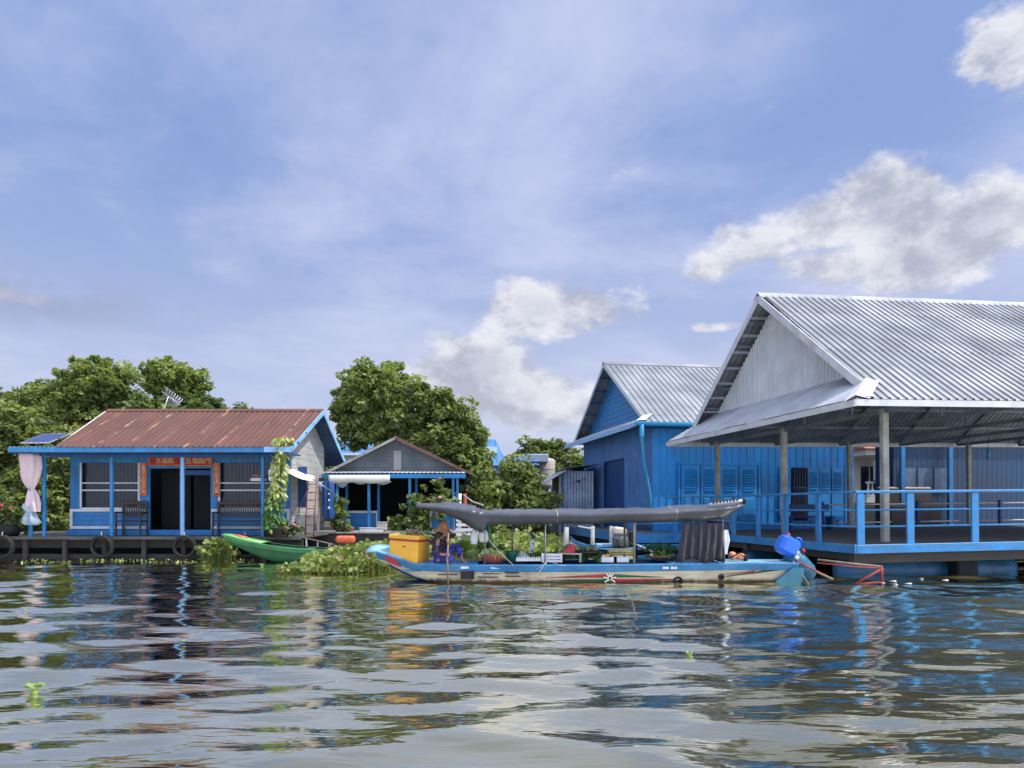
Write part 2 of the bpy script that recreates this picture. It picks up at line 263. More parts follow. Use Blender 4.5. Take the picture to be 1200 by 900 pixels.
# ------------------------------------------------------------------ mesh helpers
class MB:
    def __init__(s): s.v = []; s.f = []; s.sm = []; s.mi = []; s.tone = []
    def add(s, vs, fs, smooth=False, mi=0):
        o = len(s.v); s.v += [tuple(v) for v in vs]
        for f in fs: s.f.append(tuple(i+o for i in f)); s.sm.append(smooth); s.mi.append(mi)
        return s
    def box(s, c, d, rot=None, taper=1., mi=0, bev=0.):
        x, y, z = (k/2 for k in d); c = Vector(c)
        M_ = (Matrix.Rotation(rot[2], 3, 'Z') @ Matrix.Rotation(rot[1], 3, 'Y') @ Matrix.Rotation(rot[0], 3, 'X')) if rot else None
        if bev > 0:
            b = min(bev, x*.45, y*.45, z*.45); vs = []; ring = []
            levels = [(-z, b), (-z+b, 0), (z-b, 0), (z, b)]
            for zz_, ins in levels:
                t = taper if zz_ > 0 else 1
                X, Y = (x-ins)*t, (y-ins)*t; q = b if ins == 0 else b*.3
                vs += [(-X+q,-Y,zz_),(X-q,-Y,zz_),(X,-Y+q,zz_),(X,Y-q,zz_),(X-q,Y,zz_),(-X+q,Y,zz_),(-X,Y-q,zz_),(-X,-Y+q,zz_)]
            fs = [tuple(range(7,-1,-1)), tuple(range(24,32))]
            for k in range(3):
                for i in range(8): j=(i+1)%8; fs.append((k*8+i, k*8+j, (k+1)*8+j, (k+1)*8+i))
        else:
            vs = [(-x,-y,-z),(x,-y,-z),(x,y,-z),(-x,y,-z),(-x*taper,-y*taper,z),(x*taper,-y*taper,z),(x*taper,y*taper,z),(-x*taper,y*taper,z)]
            fs = [(3,2,1,0),(4,5,6,7),(0,1,5,4),(1,2,6,5),(2,3,7,6),(3,0,4,7)]
        vs = [Vector(v) for v in vs]
        if M_: vs = [M_ @ v for v in vs]
        return s.add([v+c for v in vs], fs, mi=mi)
    def b2(s, x0, x1, y0, y1, z0, z1, mi=0, bev=0): return s.box(((x0+x1)/2,(y0+y1)/2,(z0+z1)/2), (abs(x1-x0),abs(y1-y0),abs(z1-z0)), mi=mi, bev=bev)
    def bar(s, p, q, w, h=None, mi=0):
        p, q = Vector(p), Vector(q); d = q-p; h = h or w
        if d.length < 1e-6: return s
        z = d.normalized(); up = Vector((0,0,1)) if abs(z.z) < .9 else Vector((1,0,0))
        x = z.cross(up).normalized(); y = z.cross(x)
        vs = [p+x*a*w/2+y*b*h/2 for a, b in ((-1,-1),(1,-1),(1,1),(-1,1))]+[q+x*a*w/2+y*b*h/2 for a, b in ((-1,-1),(1,-1),(1,1),(-1,1))]
        return s.add(vs, [(0,1,2,3),(7,6,5,4),(0,4,5,1),(1,5,6,2),(2,6,7,3),(3,7,4,0)], mi=mi)
    def tube(s, pts, r, n=8, cap=True, mi=0):
        pts = [Vector(p) for p in pts]; rs = r if isinstance(r, (list, tuple)) else [r]*len(pts); vs = []; fs = []; px = None
        for i, p in enumerate(pts):
            t = (pts[min(i+1, len(pts)-1)]-pts[max(i-1, 0)]).normalized()
            if px is None: px = t.orthogonal().normalized()
            px = (px-t*px.dot(t)).normalized(); py = t.cross(px)
            vs += [p+px*math.cos(a)*rs[i]+py*math.sin(a)*rs[i] for a in (2*math.pi*k/n for k in range(n))]
        for i in range(len(pts)-1):
            for k in range(n): j=(k+1)%n; fs.append((i*n+k, i*n+j, (i+1)*n+j, (i+1)*n+k))
        s.add(vs, fs, True, mi)
        if cap: o = len(s.v)-len(vs); s.f += [tuple(o+k for k in range(n-1,-1,-1)), tuple(o+(len(pts)-1)*n+k for k in range(n))]; s.sm += [False]*2; s.mi += [mi]*2
        return s
    def lathe(s, prof, n=16, c=(0,0,0), axis=None, mi=0):
        c = Vector(c); Q = Vector((0,0,1)).rotation_difference(Vector(axis)).to_matrix() if axis else Matrix.Identity(3); vs = []; fs = []
        for r, z in prof: vs += [c+Q@Vector((r*math.cos(2*math.pi*k/n), r*math.sin(2*math.pi*k/n), z)) for k in range(n)]
        for i in range(len(prof)-1):
            for k in range(n): j=(k+1)%n; fs.append((i*n+k, i*n+j, (i+1)*n+j, (i+1)*n+k))
        return s.add(vs, fs, True, mi)
    def ball(s, c, r, n=10, sq=(1,1,1), mi=0, jit=0):
        c = Vector(c); vs = []; fs = []; m = max(4, n//2+1)
        for i in range(m+1):
            th = math.pi*i/m
            for k in range(n):
                ph = 2*math.pi*k/n; q = 1+jit*noise.noise(Vector((math.cos(ph)*2, math.sin(ph)*2, th))+c*9)
                vs.append(c+Vector((r*q*sq[0]*math.sin(th)*math.cos(ph), r*q*sq[1]*math.sin(th)*math.sin(ph), r*q*sq[2]*math.cos(th))))
        for i in range(m):
            for k in range(n): j=(k+1)%n; fs.append((i*n+k, (i+1)*n+k, (i+1)*n+j, i*n+j))
        return s.add(vs, fs, True, mi)
    def grid(s, P, smooth=True, mi=0, thick=0., normal=None):
        """P: rows of points; a thick sheet if thick"""
        nr, nc = len(P), len(P[0]); vs = [Vector(p) for r in P for p in r]
        fs = [(i*nc+j, i*nc+j+1, (i+1)*nc+j+1, (i+1)*nc+j) for i in range(nr-1) for j in range(nc-1)]
        if thick:
            nn = Vector(normal) if normal else None; k = len(vs); vs2 = []
            for i in range(nr):
                for j in range(nc):
                    if nn is None:
                        a = Vector(P[i][min(j+1,nc-1)])-Vector(P[i][max(j-1,0)]); b = Vector(P[min(i+1,nr-1)][j])-Vector(P[max(i-1,0)][j]); q = a.cross(b).normalized()
                    else: q = nn
                    vs2.append(vs[i*nc+j]-q*thick)
            fs2 = [tuple(reversed([a+k for a in f])) for f in fs]
            edge = [(i*nc, (i+1)*nc) for i in range(nr-1)][::-1]
            for i in range(nr-1): fs2.append((i*nc, (i+1)*nc, (i+1)*nc+k, i*nc+k)); fs2.append(((i+1)*nc+nc-1, i*nc+nc-1, i*nc+nc-1+k, (i+1)*nc+nc-1+k))
            for j in range(nc-1): fs2.append((j+1, j, j+k, j+1+k)); fs2.append(((nr-1)*nc+j, (nr-1)*nc+j+1, (nr-1)*nc+j+1+k, (nr-1)*nc+j+k))
            return s.add(vs+vs2, fs+fs2, smooth, mi)
        return s.add(vs, fs, smooth, mi)
    def prism(s, poly, a, b, axis='y', mi=0):
        """poly in the two other axes, extruded from a to b along axis"""
        def P3(u, v, t): return {'y': (u, t, v), 'x': (t, u, v), 'z': (u, v, t)}[axis]
        n = len(poly); vs = [P3(u, v, a) for u, v in poly]+[P3(u, v, b) for u, v in poly]
        fs = [tuple(range(n)), tuple(range(2*n-1, n-1, -1))]+[(i, i+n, (i+1)%n+n, (i+1)%n) for i in range(n)]
        return s.add(vs, fs, mi=mi)
    def build(s, name, m, parent=None, loc=None, rot=None, attr=False):
        me = bpy.data.meshes.new(name); me.from_pydata([tuple(v) for v in s.v], [], s.f)
        me.polygons.foreach_set('use_smooth', s.sm); me.polygons.foreach_set('material_index', s.mi)
        for x in (m if isinstance(m, (list, tuple)) else [m]): me.materials.append(M[x] if isinstance(x, str) else x)
        me.validate(); me.update()
        o = bpy.data.objects.new(name, me); COL.objects.link(o)
        if parent: o.parent = parent
        if loc: o.location = loc
        if rot: o.rotation_euler = rot
        return o
def ribbed(mb, O, U, V, nrm, ulen, vlen, pitch=.2, h=.022, w=.35, thick=.004, clip=None, jag=0., mi=0, nv=1, wave=False):
    """profiled metal sheet: ribs run along V, repeat along U; clip(u)->(v0,v1) trims it to a gable or hip"""
    O, U, V, nrm = Vector(O), Vector(U).normalized(), Vector(V).normalized(), Vector(nrm).normalized()
    us = []; u = 0.
    if wave:
        k = 0
        while u <= ulen: us.append((u, h*(.5+.5*math.cos(2*math.pi*u/pitch)))); u += pitch/6
    else:
        while u < ulen:
            for a, hh in ((0,0), (1-w,0), (1-w+.09,h), (.93,h)): 
                if u+a*pitch <= ulen: us.append((u+a*pitch, hh))
            u += pitch
    us.append((ulen, 0))
    rows = []
    for uu, hh in us:
        v0, v1 = clip(uu) if clip else (0, vlen)
        if jag: v0 -= jag*noise.noise(Vector((math.floor(uu/.8)*3.3, 1, 5)))
        rows.append([O+U*uu+V*(v0+(v1-v0)*k/nv)+nrm*hh for k in range(nv+1)])
    mb.grid(rows, smooth=False, mi=mi, thick=thick, normal=nrm)
    return mb
def empty(name, loc, rotz=0, tilt=0, tiltx=0):
    o = bpy.data.objects.new(name, None); COL.objects.link(o); o.location = loc; o.rotation_euler = (tiltx, tilt, rotz); o.empty_display_size = .3
    return o
def tag(o, label=None, cat=None, group=None, kind=None):
    if label: o['label'] = label
    if cat: o['category'] = cat
    if group: o['group'] = group
    if kind: o['kind'] = kind
    return o
def thing(name, label, cat, loc=(0,0,0), rotz=0, group=None, tilt=0, tiltx=0): return tag(empty(name, loc, rotz, tilt, tiltx), label, cat, group)
def copy_tree(o, parent=None):
    c = o.copy(); COL.objects.link(c); c.parent = parent
    for ch in [x for x in TREE if x.parent == o] if False else list(o.children): copy_tree(ch, c)
    return c
def P(x, y, Z):
    """world point seen at photograph pixel x, y at distance Z"""
    return Vector(((x-600)*Z/901, Z, 1.5+(594-y)*Z/901))
def text_mesh(txt, size, mname, name, parent, loc, rot, vertical=False, ext=.004):
    cu = bpy.data.curves.new('t', 'FONT'); cu.body = '\n'.join(txt) if vertical else txt
    cu.size = size; cu.align_x = 'CENTER'; cu.align_y = 'CENTER'; cu.extrude = ext; cu.space_line = .86 if vertical else 1; cu.resolution_u = 2; cu.offset = size*.012
    to = bpy.data.objects.new('t', cu); COL.objects.link(to); dg = bpy.context.evaluated_depsgraph_get(); dg.update()
    me = bpy.data.meshes.new_from_object(to.evaluated_get(dg)); bpy.data.objects.remove(to); me.name = name
    me.materials.clear(); me.materials.append(M[mname]); o = bpy.data.objects.new(name, me); COL.objects.link(o)
    o.parent = parent; o.location = loc; o.rotation_euler = rot
    return o

# ------------------------------------------------------------------ water and bank
def water_mat():
    m = bpy.data.materials.new('river_water'); m.use_nodes = True; N = NT(m.node_tree); p = N.n['Principled BSDF']
    o = N.add('ShaderNodeTexCoord').outputs['Object']
    c = N.mix(N.mapr(N.noise(N.mapping(o, (.25,.5,1)), 1, 4, .6), .35, .65), (.082,.075,.028), (.112,.102,.040))
    N.l.new(c, p.inputs['Base Color']); p.inputs['Roughness'].default_value = .035; p.inputs['IOR'].default_value = 1.33
    n1 = N.noise(N.mapping(o, (.55,1.6,1), rot=(0,0,.12)), 2.2, 3, .5, .3); n2 = N.noise(N.mapping(o, (.7,2.2,1), (3,1,0), (0,0,-.2)), 7, 2, .5)
    b1 = N.add('ShaderNodeBump'); b1.inputs['Strength'].default_value = 1; b1.inputs['Distance'].default_value = .017; N.l.new(n1, b1.inputs['Height'])
    b2 = N.add('ShaderNodeBump'); b2.inputs['Strength'].default_value = 1; b2.inputs['Distance'].default_value = .0013; N.l.new(n2, b2.inputs['Height']); N.l.new(b1.outputs[0], b2.inputs['Normal'])
    N.l.new(b2.outputs[0], p.inputs['Normal'])
    fr = N.add('ShaderNodeFresnel'); fr.inputs[0].default_value = 1.36; N.l.new(b2.outputs[0], fr.inputs['Normal'])
    gl = N.add('ShaderNodeBsdfGlossy'); gl.inputs['Roughness'].default_value = .045; gl.inputs['Color'].default_value = (1.0,.97,.81,1); N.l.new(b2.outputs[0], gl.inputs['Normal'])
    ms = N.add('ShaderNodeMixShader'); N.l.new(N.math('ADD', N.math('MULTIPLY', fr.outputs[0], 2.0), .20, clamp=True), ms.inputs[0]); N.l.new(p.outputs[0], ms.inputs[1]); N.l.new(gl.outputs[0], ms.inputs[2]); N.l.new(ms.outputs[0], N.n['Material Output'].inputs[0])
    return m
def water():
    xs = np.concatenate([[-3000, -600, -120, -60, -36], np.arange(-24, 24.01, .06), [36, 60, 120, 600, 3000]])
    ys = [-400., -60, -10]; y = -2.
    while y < 34: ys.append(y); y += .035+max(0, y-4)*.0045
    ys += [36, 40, 50, 70, 120, 300, 900, 3000]; ys = np.array(ys)
    X, Y = np.meshgrid(xs, ys); Z = np.zeros_like(X); rs = np.random.RandomState(11)
    for k in range(40):
        lam = .36*(1.10**k) if k < 26 else rs.uniform(.7, 2.2)
        th = rs.normal(0, .40)+math.pi/2; kk = 2*math.pi/lam; ph = rs.uniform(0, 6.28)
        slope = .022 if lam < .6 else (.030 if lam < 2.4 else .012)
        env = .55+.45*np.sin(X*rs.uniform(.12,.5)+rs.uniform(0,6))*np.sin(Y*rs.uniform(.1,.5)+rs.uniform(0,6))
        Z += slope/kk*np.sin(kk*(math.cos(th)*X+math.sin(th)*Y)+ph+.6*np.sin(X*.7+ph)*np.sin(Y*.5+k))*env
    fade = np.clip((34-Y)/14, 0, 1)*np.clip((Y+2)/1, 0, 1)*np.clip((24-np.abs(X))/5, 0, 1)*np.clip(.92+Y/60, .9, 1.2); Z *= fade
    nr, nc = X.shape; me = bpy.data.meshes.new('river_water')
    me.vertices.add(nr*nc); me.vertices.foreach_set('co', np.stack([X, Y, Z], -1).ravel())
    i = np.arange(nr-1)[:, None]*nc+np.arange(nc-1)[None, :]; q = np.stack([i, i+1, i+nc+1, i+nc], -1).reshape(-1, 4)
    me.loops.add(q.size); me.loops.foreach_set('vertex_index', q.ravel()); me.polygons.add(len(q))
    me.polygons.foreach_set('loop_start', np.arange(len(q))*4); me.polygons.foreach_set('use_smooth', np.ones(len(q), bool)); me.update(calc_edges=True)
    me.materials.append(water_mat()); o = bpy.data.objects.new('river_water', me); COL.objects.link(o); tag(o, kind='structure')
water()
def bank():
    xs = list(range(-400, -60, 40))+list(range(-60, 61, 2))+list(range(100, 401, 40)); ys = [31.5, 32.5, 34, 37, 41, 48, 60, 90, 200, 900]; zs = [-.5, .05, .35, .5, .6, .7, .8, 1, 1, 1]
    b = MB(); b.grid([[(x, y+(2.5*noise.noise(Vector((x*.13, 0, 3))) if y < 40 else 0), z+.25*noise.noise(Vector((x*.3, y*.3, 0)))) for x in xs] for y, z in zip(ys, zs)])
    tag(b.build('river_bank', 'soil'), kind='structure')
bank()

# ------------------------------------------------------------------ foliage
def leaves(rs, centres, radii, n_per, size, droop=.35, elong=1.9):
    """leaf blades spread through clumps; returns verts, faces, tone per face"""
    C = np.repeat(centres, n_per, 0); Rr = np.repeat(radii, n_per); n = len(C)
    d = rs.normal(size=(n, 3)); d /= np.linalg.norm(d, axis=1)[:, None]
    rr = rs.uniform(.25, 1, n)**.5; pos = C+d*(Rr*rr)[:, None]*np.array([1.1, 1.1, .75])
    a = rs.uniform(0, 2*np.pi, n); dirv = np.stack([np.cos(a), np.sin(a), rs.normal(-droop, .45, n)], 1); dirv = dirv*.7+d*.5; dirv /= np.linalg.norm(dirv, axis=1)[:, None]
    up = rs.normal(size=(n, 3))*.55+np.array([0, 0, 1]); side = np.cross(dirv, up); side /= np.linalg.norm(side, axis=1)[:, None]+1e-9
    s = size*rs.uniform(.6, 1.35, n)[:, None]; L = dirv*s*elong/2; W = side*s/2
    v = np.stack([pos-L, pos+W, pos+L, pos-W], 1).reshape(-1, 3); f = np.arange(n*4).reshape(-1, 4)
    return v, f, rs.uniform(0, 1, n)
def np_mesh(name, v, f, tone, m, parent=None, extra=None):
    me = bpy.data.meshes.new(name); me.vertices.add(len(v)); me.vertices.foreach_set('co', np.asarray(v, dtype=np.float32).ravel())
    me.loops.add(f.size); me.loops.foreach_set('vertex_index', f.ravel().astype(np.int32)); me.polygons.add(len(f))
    me.polygons.foreach_set('loop_start', np.arange(len(f))*f.shape[1]); me.update(calc_edges=True)
    at = me.attributes.new('tone', 'FLOAT', 'FACE'); at.data.foreach_set('value', np.asarray(tone, dtype=np.float32)); me.materials.append(m)
    o = bpy.data.objects.new(name, me); COL.objects.link(o); o.parent = parent
    return o
def tree(label, base, lobes, seed, leaf=L_MID, size=.15, dens=1., trunk_r=.18, name='leafy_tree', cat='tree', group=None, clump=.42, elong=1.9, parts=('crown','trunk')):
    """lobes: (dx, dy, z, rx, rz) ellipsoids of crown relative to base"""
    rs = np.random.RandomState(seed); t = thing(name, label, cat, base, group=group); cs = []; rad = []
    for dx, dy, z, rx, rz in lobes:
        k = int(max(6, 17*rx*rx*rz*dens/clump**2*.17*2.2)); q = rs.normal(size=(k, 3)); q /= np.linalg.norm(q, axis=1)[:, None]
        q *= (rs.uniform(.12, 1, k)**.42)[:, None]; q *= rs.uniform(.80, 1.27, k)[:, None]
        cs.append(q*np.array([rx, rx*.85, rz])+np.array([dx, dy, z])); rad.append(rs.uniform(.4, 1.3, k)*clump)
    cs = np.concatenate(cs); rad = np.concatenate(rad); ok = cs[:, 2]+base[2] > .25; cs = cs[ok]; rad = rad[ok]
    n_per = int(66*(clump/.42)**2*(.15/size)**2)
    v, f, tone = leaves(rs, cs, rad, n_per, size, elong=elong)
    ct = rs.uniform(0, 1, len(cs)); tone = .45*tone+.55*np.repeat(ct, n_per)
    np_mesh(parts[0], v, f, tone, leaf, t)
    b = MB(); zt = min(l[2] for l in lobes)
    mx = Vector((np.mean([l[0] for l in lobes]), np.mean([l[1] for l in lobes]), zt))
    b.tube([(0,0,-.3), (mx.x*.2,mx.y*.2,zt*.35), tuple(mx*.8)], [trunk_r*1.3, trunk_r, trunk_r*.8], 8)
    for dx, dy, z, rx, rz in lobes:
        e = Vector((dx, dy, z+rz*.45)); s0 = mx*.8; mid = s0.lerp(e, .5)+Vector((rs.uniform(-.2,.2), rs.uniform(-.2,.2), -.1*rz))
        b.tube([s0, mid, e], [trunk_r*.7, trunk_r*.4, trunk_r*.14], 6)
        for _ in range(5):
            u = rs.uniform(.35, 1); st = mid.lerp(e, u); q = rs.normal(size=3); q /= np.linalg.norm(q)
            b.tube([st, Vector((dx+q[0]*rx*.8, dy+q[1]*rx*.7, z+abs(q[2])*rz*.8))], [trunk_r*.24, trunk_r*.06], 5)
    b.build(parts[1], 'barkm', t)
    return t
def fx(px, Z, x0): return (px-600)*Z/901-x0
def lobes_px(lst, Z, x0, z0=.4):
    k = Z/901; return [((x-600)*k-x0, dy, 1.5+(594-y)*k-z0, rx*k, rz*k) for x, y, rx, rz, dy in lst]
# left group
tree('broad green tree with a stepped crown rising over the rusty roof', (-20,37,.4), lobes_px([(112,452,40,30,0),(70,482,42,28,-.5),(48,462,22,18,.5),(128,488,34,36,.4),(148,440,10,10,0),(95,520,50,40,.6)], 37, -20), 1, L_MID, .13, .85, .26, clump=.36)
tree('round topped green tree with a separate crown behind the wire aerial', (-17.1,39,.4), lobes_px([(206,448,31,23,0),(186,438,20,14,0),(228,452,18,18,.2),(205,484,30,22,.2)], 39, -17.1), 2, L_MID, .13, 1.1, .18, clump=.36)
tree('low spreading tree peeping over the ridge of the rusty roof', (-14.6,37,.4), lobes_px([(250,490,34,22,0),(285,500,30,20,0),(160,478,16,14,0),(168,492,26,24,0),(225,498,30,22,.3)], 37, -14.6), 3, L_DARK, .16, .9, .15)
tree('dense bushy tree filling the edge beside the pink cloth post', (-19.3,30,.3), lobes_px([(12,520,34,40,0),(45,548,30,42,0),(15,590,40,36,-.3),(72,585,28,40,0),(60,520,30,26,.5)], 30, -19.3, .3), 4, L_LITE, .15, 1.1, .16)
tree('tall dark bush behind the flat blue awning and its posts', (-17.3,27.8,.2), lobes_px([(45,580,28,40,0),(68,560,18,35,.3),(20,600,26,30,0),(70,612,16,20,0)], 27.8, -17.3, .2), 5, L_LITE, .14, 1.0, .1, name='bush', cat='bush', parts=('foliage','stem'))
# middle
tree('large shady tree with ragged crown leaning over the small grey house', (-4.6,34,.4), lobes_px([(440,462,40,30,0),(412,478,24,28,-.2),(478,475,34,30,0),(520,500,36,32,.2),(540,520,30,26,0),(556,512,14,10,0),(425,440,20,12,0),(462,440,14,12,.2),(515,470,18,13,0),(428,505,34,20,.3),(470,512,34,22,.3),(500,530,40,32,.5),(552,556,26,34,.2)], 34, -4.6), 6, L_MID, .13, 1.1, .26, clump=.38)
tree('yellowish thicket between the grey house and the wooden shed', (0.2,31.5,.3), lobes_px([(600,580,34,30,0),(570,590,30,34,.3),(628,585,24,26,0),(640,600,16,20,-.2),(560,560,22,20,.5),(600,556,26,16,.4),(590,612,50,18,0)], 31.5, 0.2, .3), 7, L_LITE, .15, 1.15, .14, name='bush', cat='bush', parts=('foliage','stem'))
tree('distant rounded tree behind the beige water tank', (2.2,62,.7), lobes_px([(628,540,26,22,0),(650,534,22,16,0),(612,548,16,14,0),(675,552,22,16,1),(640,556,40,16,0)], 62, 2.2, .7), 8, L_LITE, .26, 1.2, .3, clump=.6)
tree('dark tree standing close behind the blue warehouse eave', (4.6,52,.7), lobes_px([(672,556,20,18,0),(692,560,20,18,0),(710,570,20,20,0)], 52, 4.6, .7), 9, L_DARK, .24, 1.1, .2, clump=.55)
# behind everything to the sides and past the buildings
for k, (px, py, rx, rz, Z, lb) in enumerate([(-60,500,60,60,44,'wide tree past the end of the awning'), (330,560,60,40,44,'shadowy tree between the rusty roof and the small grey house'),
        (1060,560,60,36,58,'dim tree beyond the cream house balcony'), (1260,560,70,40,60,'tree far beyond the open pavilion'), (900,566,60,30,60,'tree far behind the blue warehouse')]):
    x0 = (px-600)*Z/901
    tree(lb, (x0,Z,.6), lobes_px([(px,py,rx,rz,0),(px-rx*.7,py+20,rx*.6,rz*.8,0),(px+rx*.7,py+25,rx*.6,rz*.7,0)], Z, x0, .6), 20+k, L_DARK, .26, .8, .25, clump=.6)

M['gable'] = mat('pale_gable_sheet', (.56,.58,.60), .6, .1, var=.1, scale=1.2, grain=((8,8,.8),.3), stain=(.38,.38,.38), stain_amt=.4)
M['pont'] = mat('wet_blue_pontoon', (.018,.11,.23), .45, var=.35, scale=2, stain=(.06,.12,.13), stain_amt=.6)
M['under'] = mat('roof_underside_shade', (.17,.20,.25), .6, .2, var=.3, scale=1.5)  # dark tone carries the shade beneath the pavilion roof
M['brownw2'] = mat('faded_red_brown_board', (.16,.07,.055), .8, var=.3, scale=3)
M['curtw'] = mat('grey_blue_window_curtain', (.08,.13,.22), .7, var=.3, scale=2, grain=((9,9,.5),.7))
M['shedm'] = mat('streaked_blue_zinc', (.22,.29,.40), .5, .3, var=.3, scale=1.5, grain=((12,12,.6),.6), stain=(.40,.42,.45), stain_amt=.5)
M['gut'] = mat('turquoise_gutter_paint', (.03,.27,.48), .4, var=.12, scale=2)
M['blue2'] = mat('end_wall_blue_glints', (.045,.17,.42), .45, .1, var=.25, scale=1.5, grain=((3,10,.8),.3), stain=(.16,.27,.42), stain_amt=.6)  # pale streaks in the colour stand in for light glinting off the end wall
# ------------------------------------------------------------------ open pavilion (x along its front, y back along its side)
YAW = R(9.5); TAN = .68
def pavilion():
    t = thing('open_pavilion', 'open sided floating pavilion under a big ribbed silver roof with blue railings', 'pavilion', (7.26,16.15,0), YAW, tilt=-.0115)
    LX, LY, ze, zd = 15.5, 10.76, 3.77, .66
    rz = ze+TAN*LY/2; g = .62
    # main roof slopes
    b = MB(); sl_ = LY/2/math.cos(math.atan(TAN)); up = Vector((0,1,TAN)).normalized(); nf = Vector((0,-TAN,1)).normalized(); upb = Vector((0,-1,TAN)).normalized(); nb = Vector((0,TAN,1)).normalized()
    cl = lambda u: (max(0, min(0, 0)) if u+g > 1.15 else (1.15-(u+g))*0+1.0*(1-min(1,(u+g)/1.15))*1.2, sl_)
    ribbed(b, (0, -.03, ze), (1,0,0), up, nf, LX, sl_, .2, .036, w=.28, clip=lambda u: (0, u*1.2+.03) if u < g else (0, sl_))
    b.build('roof_sheet', 'zinc', t)
    b = MB(); ribbed(b, (0, LY+.03, ze), (1,0,0), upb, nb, LX, sl_, .2, .036, clip=lambda u: (0, u*1.2+.03) if u < g else (0, sl_)); b.build('roof_sheet', 'zinc', t)
    b = MB(); b.prism([(LY/2-.2, rz-.115), (LY/2, rz+.045), (LY/2+.2, rz-.115), (LY/2+.2, rz-.09), (LY/2, rz+.075), (LY/2-.2, rz-.09)], g-.03, LX, 'x'); b.build('ridge_cap', 'zinc', t)
    # skirt roof over the gable end
    w = 1.15; zs = ze+w*TAN*.98; upx = Vector((1,0,TAN)).normalized(); nx = Vector((-TAN,0,1)).normalized(); sw = w/math.cos(math.atan(TAN))+.1
    b = MB(); ribbed(b, (-.03, 0, ze), (0,1,0), upx, nx, LY, sw, .13, .018, jag=.07, wave=True, clip=lambda u: (0, sw*min(1, max(.02, u/1.15), max(.02, (LY-u)/1.15))))
    b.build('skirt_roof', 'zincd', t)
    b = MB(); b.grid([[(x_-.16+.02*k_, x_+.16, ze+TAN*(x_-.16)+.075+.012*(k_ % 2)), (x_, x_, ze+TAN*x_+.085), (x_+.26, x_-.10, ze+TAN*(x_-.10)+.070-.01*(k_ % 2))] for k_, x_ in enumerate((.0,.2,.38,.55,.72))], smooth=False, thick=.01)
    b.grid([[(.20,-.07,ze+.05),(.42,-.06,ze+.055)],[(.30,.08,ze+.15),(.45,.05,ze+.12)]], smooth=False, thick=.008)
    b.build('hip_flashing', 'white', t)
    # gable wall, ribbed, vertical
    b = MB(); y0 = 1.35; b_ = 0
    def gc(u):
        y = y0+u; return (0, max(.02, (rz-.16-TAN*abs(y-LY/2))-zs+.02))
    ribbed(b, (w+.02, y0, zs-.02), (0,1,0), (0,0,1), (-1,0,0), LY-2*y0, 1, .155, .03, clip=gc); b.build('gable_cladding', 'gable', t)
    # barge boards: two at the overhang
    zb = ze+.52
    for s in (0, 1):
        ya = (zb-ze)/TAN; P0 = Vector((g-.01, ya if not s else LY-ya, zb-.10)); P1 = Vector((g-.01, LY/2, rz-.10))
        MB().bar(P0, P1, .03, .19).build('barge_board', 'white', t)
    for k in range(1, 8):
        for s in (0, 1):
            y = .9+k*(LY/2-.9)/8; z = ze+TAN*y-.13; yy = y if not s else LY-y
            MB().bar((g+.02, yy, z), (w+.3, yy, z), .05, .07).build('overhang_purlin', 'zincd', t)
    # eave fascias
    MB().b2(-.05, LX, -.06, -.02, ze-.15, ze-.015).build('fascia', 'white', t)
    MB().b2(-.07, -.03, -.06, LY+.06, ze-.16, ze-.02).build('fascia', 'white', t)
    MB().b2(-.05, LX, LY+.02, LY+.06, ze-.17, ze-.015).build('fascia', 'white', t)
    # frame under the roof
    for k in range(1, 7):
        y = k*LY/14*1.0
        for yy in (y, LY-y): MB().b2(g+.1, LX, yy-.025, yy+.025, ze+TAN*y-.12, ze+TAN*y-.05).build('purlin', 'under', t)
    b = MB(); ribbed(b, (w+.05, .05, ze-.03), (1,0,0), up, nf, LX-w-.1, sl_-.02, .2, .02); b.build('roof_shade_sheet', 'under', t)  # added dark ribbed sheets, shade under the roof put into their colour
    b = MB(); ribbed(b, (w+.05, LY-.05, ze-.03), (1,0,0), upb, nb, LX-w-.1, sl_-.02, .2, .02); b.build('roof_shade_sheet', 'under', t)
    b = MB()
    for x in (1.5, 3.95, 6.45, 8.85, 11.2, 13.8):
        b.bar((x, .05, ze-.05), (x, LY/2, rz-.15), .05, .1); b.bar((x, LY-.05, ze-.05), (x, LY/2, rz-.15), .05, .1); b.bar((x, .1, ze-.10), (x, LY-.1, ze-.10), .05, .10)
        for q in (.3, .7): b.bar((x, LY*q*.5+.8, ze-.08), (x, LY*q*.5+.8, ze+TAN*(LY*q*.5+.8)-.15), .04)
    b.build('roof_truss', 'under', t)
    # posts
    for x, y, wd in ((1.5,1.2,.15), (1.5,5.65,.15), (1.5,10.1,.15), (6.45,10.1,.15), (11.2,10.1,.15), (6.6,1.2,.15), (11.5,1.2,.15)):
        b = MB(); b.box((x, y, (zd+ze-.05)/2+.01), (wd, wd, ze-.15-zd+.1), bev=.012); o = b.build('post', 'post', t)
    # deck
    b = MB()
    for k in range(int(LX/.16)): b.b2(k*.16+.004, k*.16+.152, .06, LY-.05, zd-.05, zd+.002*(k % 3))
    b.build('deck_boards', 'deck', t)
    MB().b2(-.02, LX, -.02, .055, .515, .70, bev=.008).build('edge_beam', 'rail', t)
    MB().b2(-.075, -.025, -.02, LY+3.3, .515, .70, bev=.008).build('edge_beam', 'rail', t)
    b = MB(); b.b2(0, LX, .12, .30, .30, .60); b.b2(0, LX, 5, 5.2, .30, .60); b.b2(.1, .3, .3, LY, .34, .60)
    for k in range(10): b.b2(.2+k*1.6, .35+k*1.6, .3, LY, .40, .60)
    b.build('under_beam', 'wood', t)
